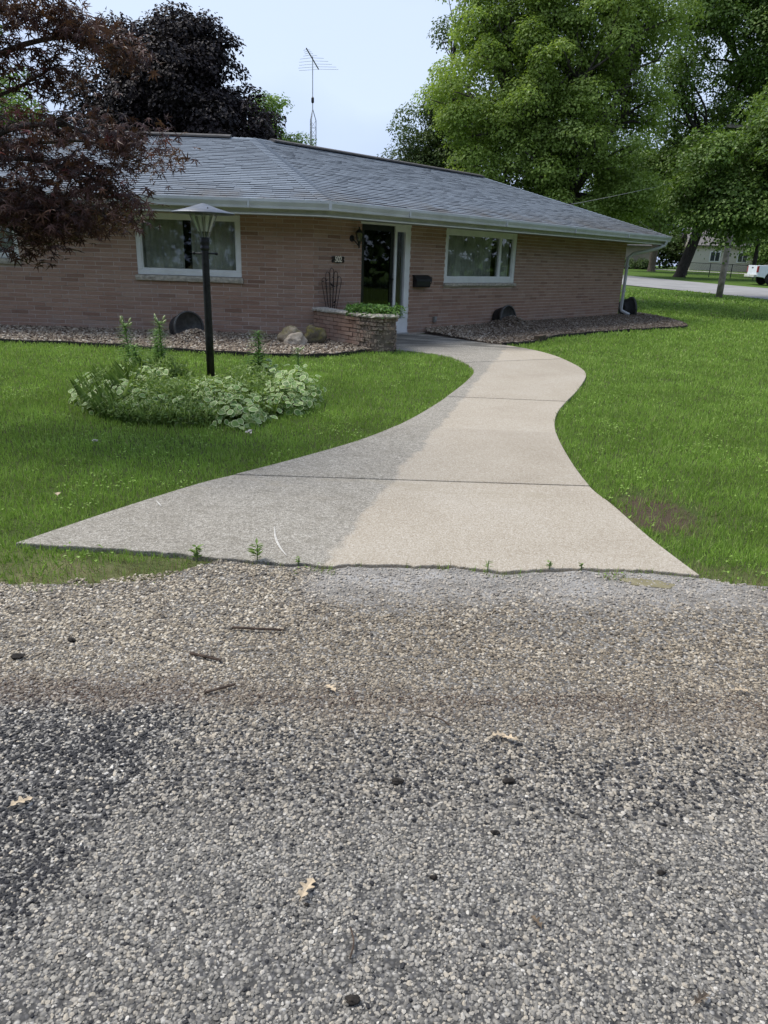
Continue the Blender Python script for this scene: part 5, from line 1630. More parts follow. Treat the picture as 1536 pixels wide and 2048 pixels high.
lily(-2.78, 8.6, 0.60, 'short lily behind the left pair of tall lilies', 0, 12, 0.12, (0.03, 0))

# plant in the brick planter
n = 2600
cx = np.concatenate([rng.normal(-0.28, 0.26, n // 2), rng.uniform(-0.75, 0.10, n - n // 2)])
cy = 12.55 + rng.normal(0, 0.17, n) + np.clip(-0.28 - cx, 0, 1) * 0.35
hh = 0.53 + 0.17 * rng.random(n) ** 0.7 * (0.75 + 0.5 * gridnoise(cx, cy, 9, 51))
P = np.stack([cx, cy, hh], 1)
k = (np.abs(cx + 0.28) < 0.52)
P = P[k]; n = len(P)
root = empty('planter_shrub', (-0.3, 12.6, 0.5)); tag(root, 'low leafy green plant spilling over the brick planter', 'plant')
V, F = quads(P, rng.normal(0, 0.5, (n, 3)) + np.array([0, -0.4, 0.8]), rng.normal(0, 1, (n, 3)) + np.array([0, 0, 0.3]), rng.uniform(0.035, 0.065, n), rng.uniform(0.02, 0.036, n))
link('foliage', npmesh('foliage', V, F, np.clip(rng.normal(0.5, 0.2, n) + (P[:, 2] - 0.62) * 2, 0, 1)), leaf_mat('planter_leaf', [(0, (0.03, 0.075, 0.012)), (0.5, (0.085, 0.19, 0.03)), (1, (0.19, 0.33, 0.07))], 0.3, 0.4), root)
m = MB()
for i in range(16):
    x = -0.72 + 0.05 * i; m.tube([(x, 12.6, 0.49), (x + random.uniform(-0.05, 0.05), 12.55 + random.uniform(-0.1, 0.1), 0.64)], 0.004, 5)
m.build('stems', M_STEM, root)

# weeds in the joint between walk and road
def weed(x, y, h, n, label, seed, spread=0.6, wd=0.010):
    g = np.random.default_rng(seed)
    e = empty('weed', (x, y, 0)); tag(e, label, 'weed', 'weeds growing in the joint at the foot of the walk')
    MB().tube([(x, y, -0.02), (x + 0.004, y, h)], 0.003, 5).build('stem', M_STEM, e)
    z = g.uniform(0.1, 1.0, n) * h; a = g.uniform(0, 6.28, n)
    P = np.stack([np.full(n, x), np.full(n, y), z], 1)
    D = np.stack([np.cos(a), np.sin(a), np.full(n, spread) + g.normal(0, 0.2, n)], 1)
    L = g.uniform(0.35, 0.75, n) * h
    V, F = quads(P, np.stack([-np.cos(a) * 0.5, -np.sin(a) * 0.5, np.ones(n)], 1), D, L, np.full(n, wd) * g.uniform(0.7, 1.6, n), 0.1)
    link('leaves', npmesh('leaves', V, F, np.clip(g.normal(0.4, 0.2, n), 0, 1)), M_FINE, e)
weed(-0.645, 3.385, 0.085, 26, 'upright leafy weed in the joint at the left part of the walk', 1, 0.3, 0.016)
weed(0.865, 3.405, 0.04, 18, 'low grassy tuft in the joint below the middle of the washed walk', 2, 0.9)
weed(0.54, 3.365, 0.05, 12, 'thin brownish sprig in the joint, left of the grassy tuft', 3, 0.8, 0.006)
weed(1.03, 3.41, 0.03, 14, 'tiny tuft in the joint just right of the grassy tuft', 4, 0.8)
weed(-0.43, 3.36, 0.03, 12, 'flat pale weed in the joint near the end of the unwashed walk', 5, 0.5, 0.012)
weed(-0.95, 3.36, 0.07, 30, 'broad-leafed weed where the grass verge meets the walk', 6, 0.4, 0.018)

# ------------------------------------------------------------------ trees
BK_G = bark('grey_bark', (0.13, 0.115, 0.10))
BK_D = bark('dark_bark', (0.055, 0.048, 0.042))
BK_T = bark('tan_bark', (0.20, 0.16, 0.12))
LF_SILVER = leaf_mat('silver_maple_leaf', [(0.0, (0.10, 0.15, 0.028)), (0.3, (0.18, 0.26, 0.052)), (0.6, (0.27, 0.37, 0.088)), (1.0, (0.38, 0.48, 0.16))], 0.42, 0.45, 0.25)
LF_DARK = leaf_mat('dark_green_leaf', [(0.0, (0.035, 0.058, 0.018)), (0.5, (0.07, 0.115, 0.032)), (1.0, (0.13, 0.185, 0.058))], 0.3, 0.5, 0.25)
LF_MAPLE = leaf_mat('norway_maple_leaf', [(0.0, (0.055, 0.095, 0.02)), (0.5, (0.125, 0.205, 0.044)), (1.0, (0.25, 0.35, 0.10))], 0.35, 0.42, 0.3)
LF_PURPLE = leaf_mat('purple_maple_leaf', [(0.0, (0.008, 0.006, 0.007)), (0.5, (0.017, 0.012, 0.013)), (1.0, (0.040, 0.028, 0.028))], 0.10, 0.6, 0.2)
LF_LIGHT = leaf_mat('light_green_leaf', [(0.0, (0.07, 0.13, 0.025)), (0.5, (0.15, 0.25, 0.055)), (1.0, (0.26, 0.36, 0.11))], 0.42, 0.5, 0.2)
LF_RED = leaf_mat('japanese_maple_leaf', [(0.0, (0.038, 0.020, 0.018)), (0.45, (0.095, 0.048, 0.041)), (0.8, (0.185, 0.10, 0.08)), (1.0, (0.24, 0.07, 0.075))], 0.25, 0.40, 0.0)

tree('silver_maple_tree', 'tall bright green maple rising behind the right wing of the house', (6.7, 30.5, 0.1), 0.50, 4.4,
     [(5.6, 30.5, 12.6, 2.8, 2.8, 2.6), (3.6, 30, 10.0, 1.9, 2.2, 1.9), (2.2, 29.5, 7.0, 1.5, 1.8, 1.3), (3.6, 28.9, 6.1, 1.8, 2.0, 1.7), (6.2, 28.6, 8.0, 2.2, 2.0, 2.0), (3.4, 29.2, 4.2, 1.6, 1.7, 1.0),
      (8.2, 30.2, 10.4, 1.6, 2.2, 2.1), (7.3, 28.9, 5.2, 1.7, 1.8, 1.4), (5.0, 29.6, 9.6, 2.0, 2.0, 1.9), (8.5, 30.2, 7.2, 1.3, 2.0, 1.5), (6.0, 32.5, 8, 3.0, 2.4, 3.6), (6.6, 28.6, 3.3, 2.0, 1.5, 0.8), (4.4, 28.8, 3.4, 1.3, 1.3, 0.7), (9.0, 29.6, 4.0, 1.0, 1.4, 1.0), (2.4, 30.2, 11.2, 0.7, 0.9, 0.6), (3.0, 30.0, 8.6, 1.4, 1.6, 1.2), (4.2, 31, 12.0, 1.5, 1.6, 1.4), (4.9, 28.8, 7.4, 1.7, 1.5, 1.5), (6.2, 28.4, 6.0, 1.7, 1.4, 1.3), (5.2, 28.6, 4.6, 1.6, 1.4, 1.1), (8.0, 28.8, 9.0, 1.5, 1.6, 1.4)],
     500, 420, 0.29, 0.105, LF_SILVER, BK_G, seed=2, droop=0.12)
tree('dark_tree', 'dark small-leaved tree left of the tall bright maple', (2.0, 34.5, 0.12), 0.28, 2.6,
     [(1.6, 34, 6.0, 1.6, 1.8, 1.5), (0.8, 33.6, 4.6, 1.2, 1.4, 1.3), (2.6, 33.6, 4.2, 1.6, 1.6, 1.4), (2.0, 34, 7.2, 1.0, 1.2, 0.9), (3.4, 34.2, 6.0, 1.5, 1.4, 1.6)],
     190, 270, 0.25, 0.10, LF_DARK, BK_D, seed=3)
tree('thin_tree', 'sparse-topped tree whose crown shows left of the tall maple', (3.4, 42.0, 0.25), 0.3, 6.0,
     [(2.5, 42, 11.9, 0.9, 1.1, 0.9), (4.4, 42, 12.0, 1.4, 1.5, 2.0), (3.4, 42, 14.6, 0.9, 1.2, 1.3), (5.4, 42, 15.6, 1.8, 2, 2.0)], 60, 130, 0.30, 0.13, LF_DARK, BK_G, seed=31, shell=0.3)
tree('purple_maple_tree', 'nearly black purple-leaved maple behind the left roof', (-7.0, 25.5, 0.02), 0.32, 2.8,
     [(-6.9, 25.3, 5.6, 2.2, 2.2, 2.0), (-5.2, 25.0, 4.6, 1.5, 1.7, 1.6), (-8.6, 25.0, 4.9, 1.7, 1.8, 1.7), (-6.4, 25.0, 7.0, 0.9, 1.2, 0.9), (-7.8, 25, 6.6, 1.2, 1.4, 1.0), (-4.4, 24.8, 3.9, 0.9, 1.2, 1.1), (-6.6, 25, 8.0, 0.35, 0.5, 0.35), (-5.9, 25.0, 7.7, 0.35, 0.5, 0.4)],
     300, 300, 0.26, 0.115, LF_PURPLE, BK_D, seed=4)
tree('green_tree', 'pale green tree showing right of the purple maple', (-6.0, 40.0, 0.24), 0.2, 4.0,
     [(-6.2, 40, 7.2, 1.4, 1.7, 1.5), (-5.4, 40, 6.2, 0.9, 1.2, 1.1), (-6.6, 40, 8.0, 0.9, 1.2, 0.8)], 60, 170, 0.25, 0.12, LF_LIGHT, BK_G, seed=5)
tree('green_tree', 'low round green treetop between purple maple and antenna mast', (-5.2, 46.0, 0.3), 0.2, 3.0,
     [(-5.6, 46, 5.6, 1.6, 1.7, 1.5), (-4.8, 46, 5.2, 1.1, 1.3, 1.3)], 45, 170, 0.26, 0.13, LF_MAPLE, BK_G, seed=6)
tree('green_tree', 'bright green tree behind the red maple at the left edge', (-16.5, 36.0, 0.2), 0.25, 3.0,
     [(-16.5, 36, 6.4, 2.0, 2.2, 1.9), (-18.5, 36, 7.2, 2.4, 2.2, 2.6), (-14.6, 36, 5.6, 1.0, 1.5, 1.2)], 80, 190, 0.32, 0.14, LF_LIGHT, BK_G, seed=7)
tree('maple_tree', 'tall dark maple filling the upper right corner', (20.8, 40.0, 0.2), 0.5, 4.0,
     [(13.2, 36.5, 12.4, 2.0, 2.6, 2.6), (15.4, 37, 9.8, 2.8, 3, 2.8), (12.4, 36.5, 9.0, 1.2, 2.0, 1.8), (16.0, 35.5, 13.0, 2.8, 2.8, 3.0), (14.4, 36, 15.6, 2.6, 2.6, 2.2), (17.0, 37.5, 6.6, 3.0, 2.8, 2.2), (13.2, 37.5, 6.4, 1.8, 2.2, 1.6), (12.2, 38, 5.0, 2.0, 2.0, 1.5), (14.6, 38, 5.0, 2.0, 2.0, 1.4)],
     320, 340, 0.36, 0.13, LF_MAPLE, BK_D, seed=8, droop=0.05)
tree('maple_tree', 'low-branched maple overhanging the lawn at the right edge', (15.9, 27.0, 0.04), 0.34, 2.6,
     [(9.9, 24.9, 4.3, 1.2, 1.7, 1.0), (11.6, 25.0, 5.0, 1.6, 2.0, 1.2), (9.5, 25.4, 3.3, 0.7, 1.2, 0.6), (11.4, 24.4, 3.4, 1.4, 1.6, 0.9), (13.6, 25, 4.4, 2.0, 2, 1.7), (10.4, 24.4, 2.9, 0.8, 1.1, 0.4), (13.4, 25.2, 6.6, 2.2, 2.0, 1.6)],
     260, 280, 0.26, 0.105, LF_MAPLE, BK_D, seed=9, droop=0.25)
# street trees farther back
tree('street_tree', 'thick-trunked leaning tree beside the far street, behind the house corner', (24.5, 64.5, 0.70), 0.50, 5.2,
     [(26.0, 64, 9.6, 4.0, 3.6, 3.2), (22.0, 64, 8.2, 3.0, 3, 2.4), (29.5, 64, 7.6, 3.2, 3, 2.2), (25.5, 62.5, 6.0, 2.6, 2.4, 1.4), (21.5, 62.5, 5.4, 3.2, 2.6, 1.6), (28.5, 62.5, 5.6, 3.0, 2.6, 1.4), (18.5, 62, 7.0, 3, 3, 2.4)], 300, 150, 0.5, 0.27, LF_MAPLE, BK_D, seed=10, lean=(1.2, 0), droop=0.1)
tree('street_tree', 'pale-barked tree in front of the tan house', (26.6, 78.0, 0.99), 0.40, 4.5,
     [(26.5, 78, 8.6, 3.8, 3.2, 3.0), (24.0, 77, 7.6, 3.0, 2.6, 2.6)], 130, 100, 0.5, 0.30, LF_DARK, BK_T, seed=11)
tree('street_tree', 'slender tree behind the black fence', (33.2, 70.0, 0.82), 0.22, 3.2,
     [(33.2, 70, 5.6, 2.4, 2.2, 1.6), (31.6, 70, 4.6, 1.6, 1.6, 1.2), (34.9, 70, 6.8, 2.4, 2.2, 1.8)], 130, 100, 0.42, 0.26, LF_MAPLE, BK_D, seed=12)
tree('street_tree', 'light green young tree between fence and grey house', (38.5, 76.0, 0.95), 0.2, 1.6,
     [(38.5, 76, 3.6, 2.2, 2, 1.5), (37.0, 76, 3.0, 1.4, 1.4, 1.0)], 90, 90, 0.40, 0.24, LF_LIGHT, BK_G, seed=13)
tree('street_tree', 'dark evergreen mass of a tree at the far end of the street', (20.0, 98.0, 1.3), 0.4, 2.5,
     [(20, 98, 8.0, 5.0, 4, 5.5), (28, 100, 7.0, 4.5, 4, 4.5), (36, 100, 8.0, 5.0, 4, 5.5), (32, 96, 3.4, 3.6, 3, 2.4), (37, 97, 3.4, 3.6, 3, 2.4)], 320, 90, 0.7, 0.38, LF_DARK, BK_D, seed=14)
tree('street_tree', 'dark tree rising behind the grey sided house', (48.0, 90.0, 1.25), 0.4, 3.0,
     [(44, 90, 8.5, 4.5, 4, 4.0), (51, 90, 9.5, 5, 4, 5.0), (40, 92, 10.5, 4, 4, 4), (57, 88, 8, 4, 4, 4)], 260, 90, 0.7, 0.38, LF_DARK, BK_D, seed=15)

# Japanese maple at the left edge -----------------------------------
jm = empty('japanese_maple_tree', (-4.9, 6.6, 0))
tag(jm, 'red-leaved Japanese maple reaching in from the left edge', 'tree')
m = MB()
def jl(pts, r0, r1):
    sp = spline(pts, 6)
    m.tube(sp, [r0 + (r1 - r0) * i / (len(sp) - 1) for i in range(len(sp))], 8)
    return sp
trunk = jl([(-4.9, 6.6, -0.1), (-4.85, 6.55, 0.6), (-4.65, 6.5, 1.2), (-4.5, 6.45, 1.7)], 0.11, 0.085)
m.build('trunk', BK_G, jm, True)
m = MB()
twigs = []
BR = [[(-4.5, 6.45, 1.7), (-4.0, 6.3, 2.15), (-3.45, 6.2, 2.42), (-2.95, 6.15, 2.58), (-2.55, 6.1, 2.75)],
      [(-4.5, 6.45, 1.7), (-3.9, 6.0, 1.98), (-3.2, 5.85, 2.05), (-2.7, 5.8, 2.08), (-2.25, 5.75, 1.98), (-2.0, 5.75, 1.80)],
      [(-4.5, 6.45, 1.7), (-3.8, 6.4, 1.80), (-3.2, 6.4, 1.78), (-2.7, 6.35, 1.82), (-2.3, 6.3, 1.70)],
      [(-4.5, 6.45, 1.7), (-4.3, 6.3, 2.3), (-3.9, 6.3, 2.8), (-3.4, 6.2, 3.15), (-3.0, 6.2, 3.3)],
      [(-4.5, 6.45, 1.7), (-4.7, 6.2, 2.5), (-4.5, 6.0, 3.2), (-4.0, 5.9, 3.6)],
      [(-4.0, 6.3, 2.15), (-3.6, 6.0, 2.7), (-3.2, 5.9, 2.95), (-2.75, 5.9, 3.05), (-2.4, 5.9, 2.98)],
      [(-3.45, 6.2, 2.42), (-3.0, 6.0, 2.75), (-2.4, 5.95, 2.9), (-1.95, 5.95, 2.82)],
      [(-3.2, 5.85, 2.05), (-2.8, 5.7, 2.25), (-2.4, 5.7, 2.3), (-2.05, 5.7, 2.2)],
      [(-3.9, 6.0, 1.98), (-3.5, 5.8, 1.9), (-3.1, 5.75, 1.85), (-2.7, 5.75, 1.7), (-2.45, 5.75, 1.62)],
      [(-4.5, 6.45, 1.7), (-3.9, 6.7, 2.2), (-3.3, 6.9, 2.3), (-2.7, 6.9, 2.35), (-2.25, 6.85, 2.2)],
      [(-4.5, 6.45, 1.7), (-4.9, 6.9, 2.3), (-5.3, 7.2, 2.9), (-5.6, 7.4, 3.3)],
      [(-3.9, 6.1, 1.85), (-3.4, 6.0, 1.75), (-3.0, 5.95, 1.62), (-2.8, 5.95, 1.48)],
      [(-4.5, 6.45, 1.7), (-5.0, 6.0, 2.1), (-5.5, 5.7, 2.4), (-5.9, 5.6, 2.5)]]
for bi, b in enumerate(BR):
    sp = jl(b, 0.030, 0.006)
    for i in range(len(sp) // 4, len(sp)):
        for _ in range(2):
            f = i / len(sp)
            q = sp[i]
            an = random.uniform(0, 6.28); L = random.uniform(0.18, 0.5) * (1.1 - 0.4 * f)
            e = q + Vector((math.cos(an) * L, math.sin(an) * L, random.uniform(-0.05, 0.12)))
            mid = q.lerp(e, 0.5) + Vector((0, 0, 0.04))
            m.tube([q, mid, e], [0.006, 0.004, 0.002], 5)
            if random.random() < 0.55: twigs += [e, e if random.random() < 0.5 else mid]
    twigs += [sp[-1]] * 3
m.build('branches', BK_G, jm, True)
TW = np.array([list(t) for t in twigs])
# palmate leaf with seven pointed lobes
lob = [(-150, 0.42), (-100, 0.72), (-50, 0.92), (0, 1.0), (50, 0.92), (100, 0.72), (150, 0.42)]
tm_ = [(0.0, 0.0, 0.0)]; 
ring = []
for i, (a, l) in enumerate(lob):
    if i:
        pa = (lob[i - 1][0] + a) / 2
        ring.append((0.20 * math.cos(R_(pa)), 0.20 * math.sin(R_(pa)), 0.0))
    for da, fr in ((-9, 0.55), (0, 1.0), (9, 0.55)):
        rr = l * fr
        ring.append((rr * math.cos(R_(a + da * (1 if fr < 1 else 0))), rr * math.sin(R_(a + da * (1 if fr < 1 else 0))), -0.30 * rr * rr))
tm_ += ring
tfj = [(0, i, i + 1) for i in range(1, len(ring))]
g = np.random.default_rng(21)
PL_ = []; 
for t in TW:
    k = g.integers(16, 30)
    o3 = g.normal(0, 1, (k, 3)) * np.array([0.105, 0.105, 0.05])
    PL_.append(t + o3 - np.array([0, 0, 0.03]))
P = np.concatenate(PL_); n = len(P)
# thin the foliage patchily so roof and wall glimmer through
keep = (g.random(n) < 0.35 + 0.9 * gridnoise(P[:, 0] * 1.0 + P[:, 1], P[:, 2], 4.0, 61))
P = P[keep]; n = len(P)
N = g.normal(0, 0.42, (n, 3)) + np.array([0, -0.25, 0.8])
T = g.normal(0, 0.8, (n, 3)) + np.array([0.25, -0.15, -0.75])
V, F = leaf_template(P, N, T, g.uniform(0.042, 0.080, n), tm_, tfj)
tint = np.clip(g.normal(0.42, 0.2, n) + 0.15 * (gridnoise(P[:, 0], P[:, 2], 2.0, 63) - 0.5), 0, 1)
link('crown', npmesh('crown', V, F, np.repeat(tint, len(tfj))), LF_RED, jm)
print('maple leaves', n)

# leafy edge of the neighbourhood across the road, behind the viewer (shows only as reflections in the glass)
n = 64000
a = rng.uniform(R_(178), R_(408), n)
rd = rng.uniform(27, 33, n)
P = np.stack([rd * np.cos(a), rd * np.sin(a), np.zeros(n)], 1)
hgt = 9.0 + 5.0 * gridnoise(a * 6, rd * 0, 1.0, 71) + 2.0 * gridnoise(a * 25, rd * 0.2, 1.0, 73)
P[:, 2] = 0.3 + hgt * rng.random(n) ** 0.8
V, F = quads(P, rng.normal(0, 0.6, (n, 3)) + np.array([0, 0.4, 0.6]), rng.normal(0, 1, (n, 3)), rng.uniform(0.4, 0.75, n), rng.uniform(0.3, 0.55, n))
tag(link('tree_line', npmesh('tree_line', V, F, np.clip(rng.normal(0.45, 0.2, n), 0, 1)), LF_DARK), 'row of dark green trees reflected in the window glass', 'trees', kind='stuff')

# ------------------------------------------------------------------ masts, pole and wires
M_MAST = plain('galvanised_mast', (0.42, 0.43, 0.44), 0.5, 0.15, 3, metal=0.4)
def mast(x, y, z0, zt, w, name, label, antenna=True):
    e = empty(name, (x, y, z0)); tag(e, label, 'antenna')
    m = MB(); legs = [(w * math.cos(a), w * math.sin(a)) for a in (0.3, 0.3 + 2.094, 0.3 + 4.189)]
    zl = zt - 2.2 if antenna else zt - 1.2
    for dx, dy in legs:
        MB().tube([(x + dx, y + dy, z0), (x + dx, y + dy, zl - 0.5), (x, y, zl)], 0.022, 5).build('leg', M_MAST, e)
    z = z0; k = 0
    while z < zl - 0.6:
        for i in range(3):
            a, b = legs[i], legs[(i + 1) % 3]
            m.tube([(x + a[0], y + a[1], z), (x + b[0], y + b[1], z + 0.34)], 0.010, 4)
            m.tube([(x + a[0], y + a[1], z), (x + b[0], y + b[1], z)], 0.010, 4)
        z += 0.36
    m.build('lattice', M_MAST, e)
    MB().tube([(x, y, zl - 0.1), (x, y, zt + 0.05)], 0.022, 6).build('mast_pipe', M_MAST, e)
    if antenna:
        MB().lathe([(0.03, 0), (0.07, 0.04), (0.07, 0.22), (0.03, 0.28)], 10, (x, y, zl + 0.25)).build('rotor', M_BLACK, e)
        b0, b1 = Vector((x + 0.14, y + 1.5, zt - 0.16)), Vector((x - 0.10, y - 1.8, zt - 0.04))
        MB().tube([b0, b1], 0.028, 6).build('boom', M_BLACK, e)
        for i, (f, L) in enumerate(((0.0, 1.05), (0.13, 1.0), (0.27, 0.85), (0.42, 0.75), (0.57, 0.6), (0.70, 0.35), (0.8, 0.2), (0.88, 0.18), (0.96, 0.16))):
            q = b0.lerp(b1, f); dv = Vector((1, -0.25 + 0.5 * (i % 2 == 0) * 0, 0)).normalized()
            sag = Vector((0, 0, -0.04))
            MB().tube([q - dv * L + sag, q, q + dv * L + sag], 0.008, 4).build('element', M_MAST, e)
    return e
mast(-4.22, 40.0, 0.22, 10.45, 0.17, 'antenna_mast', 'tall lattice antenna mast with rooftop TV aerial behind the house')
mast(-0.4, 62.0, 0.6, 9.75, 0.16, 'antenna_mast', 'short distant lattice mast left of the dark tree', False)
M_WOOD = plain('weathered_pole', (0.30, 0.26, 0.22), 0.9, 0.3, 5, bmp=0.7, bscale=25)
PX_, PY_ = 15.83, 36.3
up_ = empty('utility_pole', (PX_, PY_, 0.14)); tag(up_, 'weathered wooden utility pole on the lawn by the far street', 'utility pole')
MB().lathe([(0.155, 0.0), (0.15, 1.0), (0.11, 8.0), (0.0, 8.02)], 12, (PX_, PY_, 0.12)).build('pole', M_WOOD, up_, True)
MB().box((PX_, PY_ - 0.14, 7.5), (2.2, 0.1, 0.12)).build('crossarm', M_WOOD, up_)
for dx in (-0.95, -0.4, 0.4, 0.95):
    MB().lathe([(0.02, 0), (0.04, 0.04), (0.03, 0.1), (0, 0.12)], 8, (PX_ + dx, PY_ - 0.14, 7.56)).build('insulator', M_GUT, up_)
def wire(a, b, sag, label):
    a = Vector(a); b = Vector(b)
    pts = [a.lerp(b, t) - Vector((0, 0, sag * 4 * t * (1 - t))) for t in np.linspace(0, 1, 16)]
    tag(MB().tube(pts, 0.007, 5).build('service_wire', plain('wire', (0.3, 0.3, 0.29), 0.5, 0.1, 4)), label, 'wire')
wire((4.9, 22.4, 3.05), (15.7, 36.2, 6.05), 0.12, 'thin service wire rising from the roof to the utility pole')
wire((9.6, 34, 4.1), (21, 58, 3.6), 0.3, 'lower dark wire crossing the trees at right')

# ------------------------------------------------------------------ far houses
def far_house(c, ang, L, D, h, rh, wallm, roofm, label, wins, z):
    e = empty('far_house', (c[0], c[1], z)); tag(e, label, 'house')
    Mx = Matrix.Rotation(ang, 3, 'Z')
    def W(x, y, zz):
        v = Mx @ Vector((x, y, 0)); return Vector((c[0] + v.x, c[1] + v.y, z + zz))
    m = MB()
    vs = [W(sx * L / 2, sy * D / 2, zz) for zz in (-0.3, h) for sx, sy in ((-1, -1), (1, -1), (1, 1), (-1, 1))] + [W(-L / 2, 0, h + rh), W(L / 2, 0, h + rh)]
    m.add(vs, [(0, 1, 5, 4), (1, 2, 6, 9, 5), (2, 3, 7, 6), (3, 0, 4, 8, 7)])
    m.build('wall', wallm, e)
    o = 0.5
    vs = [W(sx * (L / 2 + o), sy * (D / 2 + o), h - 0.1) for sx, sy in ((-1, -1), (1, -1), (1, 1), (-1, 1))] + [W(-L / 2 - o, 0, h + rh + 0.12), W(L / 2 + o, 0, h + rh + 0.12)]
    rf = MB().add(vs, [(0, 1, 5, 4), (2, 3, 4, 5)]).build('roof', roofm, e)
    s = rf.modifiers.new('t', 'SOLIDIFY'); s.thickness = 0.14
    for (x0, x1, z0, z1) in wins:
        w = MB(); w.box(W((x0 + x1) / 2, -D / 2 - 0.03, (z0 + z1) / 2), (x1 - x0, 0.08, z1 - z0), Mx)
        f = w.build('window', M_WHITE, e)
        MB().box(W((x0 + x1) / 2, -D / 2 - 0.075, (z0 + z1) / 2), (x1 - x0 - 0.25, 0.02, z1 - z0 - 0.25), Mx).build('pane', M_DOORPANE, f)
        MB().box(W((x0 + x1) / 2, -D / 2 - 0.09, (z0 + z1) / 2), (0.07, 0.02, z1 - z0 - 0.2), Mx).build('muntin', M_WHITE, f)
    return e
M_DOORPANE = plain('dark_pane', (0.05, 0.06, 0.065), 0.15, 0.2, 2)
def siding(name, col):
    m, nt, out = new_mat(name)
    p = pos(nt)
    wv = A(nt, 'TexWave', {'wave_type': 'BANDS', 'bands_direction': 'Z', 'wave_profile': 'SAW'}, Vector=p, Scale=2.2)
    c = mixc(nt, ramp(nt, wv.outputs['Fac'], [(0.0, 0.0), (0.12, 1.0)]), tuple(x * 0.4 for x in col), col)
    finish(nt, out, c, 0.7, bump(nt, wv.outputs['Fac'], 0.5, 0.03), 0.2)
    return m
M_TAN = plain('tan_wall', (0.33, 0.285, 0.21), 0.9, 0.1, 2)
M_FROOF = plain('far_roof', (0.17, 0.16, 0.155), 0.9, 0.2, 3)
far_house((25.2, 90, 0), -0.15, 8.5, 8, 2.5, 2.0, M_TAN, M_FROOF, 'tan single-storey house across the street behind the house corner', [(-0.2, 1.3, 0.9, 2.0), (-3.2, -1.9, 0.9, 2.0)], 1.22)
far_house((47.0, 80.5, 0), -0.45, 15, 8, 3.0, 2.2, siding('grey_siding', (0.30, 0.29, 0.27)), M_FROOF, 'grey clapboard house behind the parked pickup', [(-1.6, -0.2, 0.8, 2.4), (-5.4, -4.2, 1.0, 2.2), (3, 4.4, 0.9, 2.2)], 1.05)
far_house((39.5, 92, 0), -0.2, 8, 7, 2.8, 1.8, siding('white_siding', (0.62, 0.58, 0.52)), M_FROOF, 'pale house glimpsed between the far trees', [(-2, -0.8, 0.9, 2.1), (1, 2.2, 0.9, 2.1)], 1.25)
# clipped hedge shrubs in front of the far houses
for i, (x, y, s, lab) in enumerate(((24.6, 85.0, 0.62, 'clipped hedge shrub left of the tan house windows'), (26.2, 84.8, 0.62, 'clipped hedge shrub under the tan house window'), (27.8, 84.6, 0.58, 'clipped hedge shrub right of the tan house window'),
                                    (41.6, 75.6, 1.0, 'rounded shrub at the corner of the grey house'), (43.6, 74.2, 1.1, 'bushy shrub beside the grey house window'))):
    tree('hedge_shrub', lab, (x, y, float(terrain(x, y))), 0.06, 0.3, [(x, y, float(terrain(x, y)) + s * 0.6, s * 1.2, s, s * 0.75)], 26, 70, 0.22, 0.17, LF_DARK if i < 3 else LF_MAPLE, BK_D, 'far hedge shrubs', 50 + i, 'shrub')
# black chain-link fence across the street
fe = empty('chain_link_fence', (28, 66, 0.7)); tag(fe, 'black chain-link fence along the far side of the street', 'fence')
fpts = [(27.2, 71.5), (26.9, 66.0), (27.6, 62.0), (29.6, 60.6), (31.6, 59.6), (33.6, 58.8), (36.5, 57.8)]
fpts = [(26.6, 68.5), (27.9, 66.8), (29.1, 65.2), (30.3, 63.6), (31.5, 62.0), (32.8, 60.6), (34.2, 59.4), (36.0, 58.2)]
fz = [float(terrain(x, y)) - 0.03 for x, y in fpts]
for (x, y), z in zip(fpts, fz):
    MB().tube([(x, y, z - 0.1), (x, y, z + 1.18)], 0.035, 6).build('post', M_BLACK, fe)
MB().tube([(x, y, z + 1.14) for (x, y), z in zip(fpts, fz)], 0.025, 5).build('top_rail', M_BLACK, fe)
for i in range(len(fpts) - 1):
    m = MB(); a = Vector((*fpts[i], fz[i])); b = Vector((*fpts[i + 1], fz[i + 1]))
    L = (b - a).length; k = int(L / 0.12)
    d = (b - a) / L
    for j in range(-9, k + 1):
        for s in (0, 1):
            x0, x1 = (j * 0.12, j * 0.12 + 1.08) if s == 0 else (j * 0.12 + 1.08, j * 0.12)
            z0, z1 = 0.05, 1.13
            # clip to the panel
            t0, t1 = 0.0, 1.0
            dx = x1 - x0
            lo, hi = sorted(((0 - x0) / dx, (L - x0) / dx))
            t0, t1 = max(t0, lo), min(t1, hi)
            if t1 - t0 < 0.05: continue
            p = a + d * (x0 + dx * t0) + Vector((0, 0, z0 + (z1 - z0) * t0)); q = a + d * (x0 + dx * t1) + Vector((0, 0, z0 + (z1 - z0) * t1))
            m.tube([p, q], 0.004, 3, False)
    m.build('mesh_panel', M_BLACK, fe)

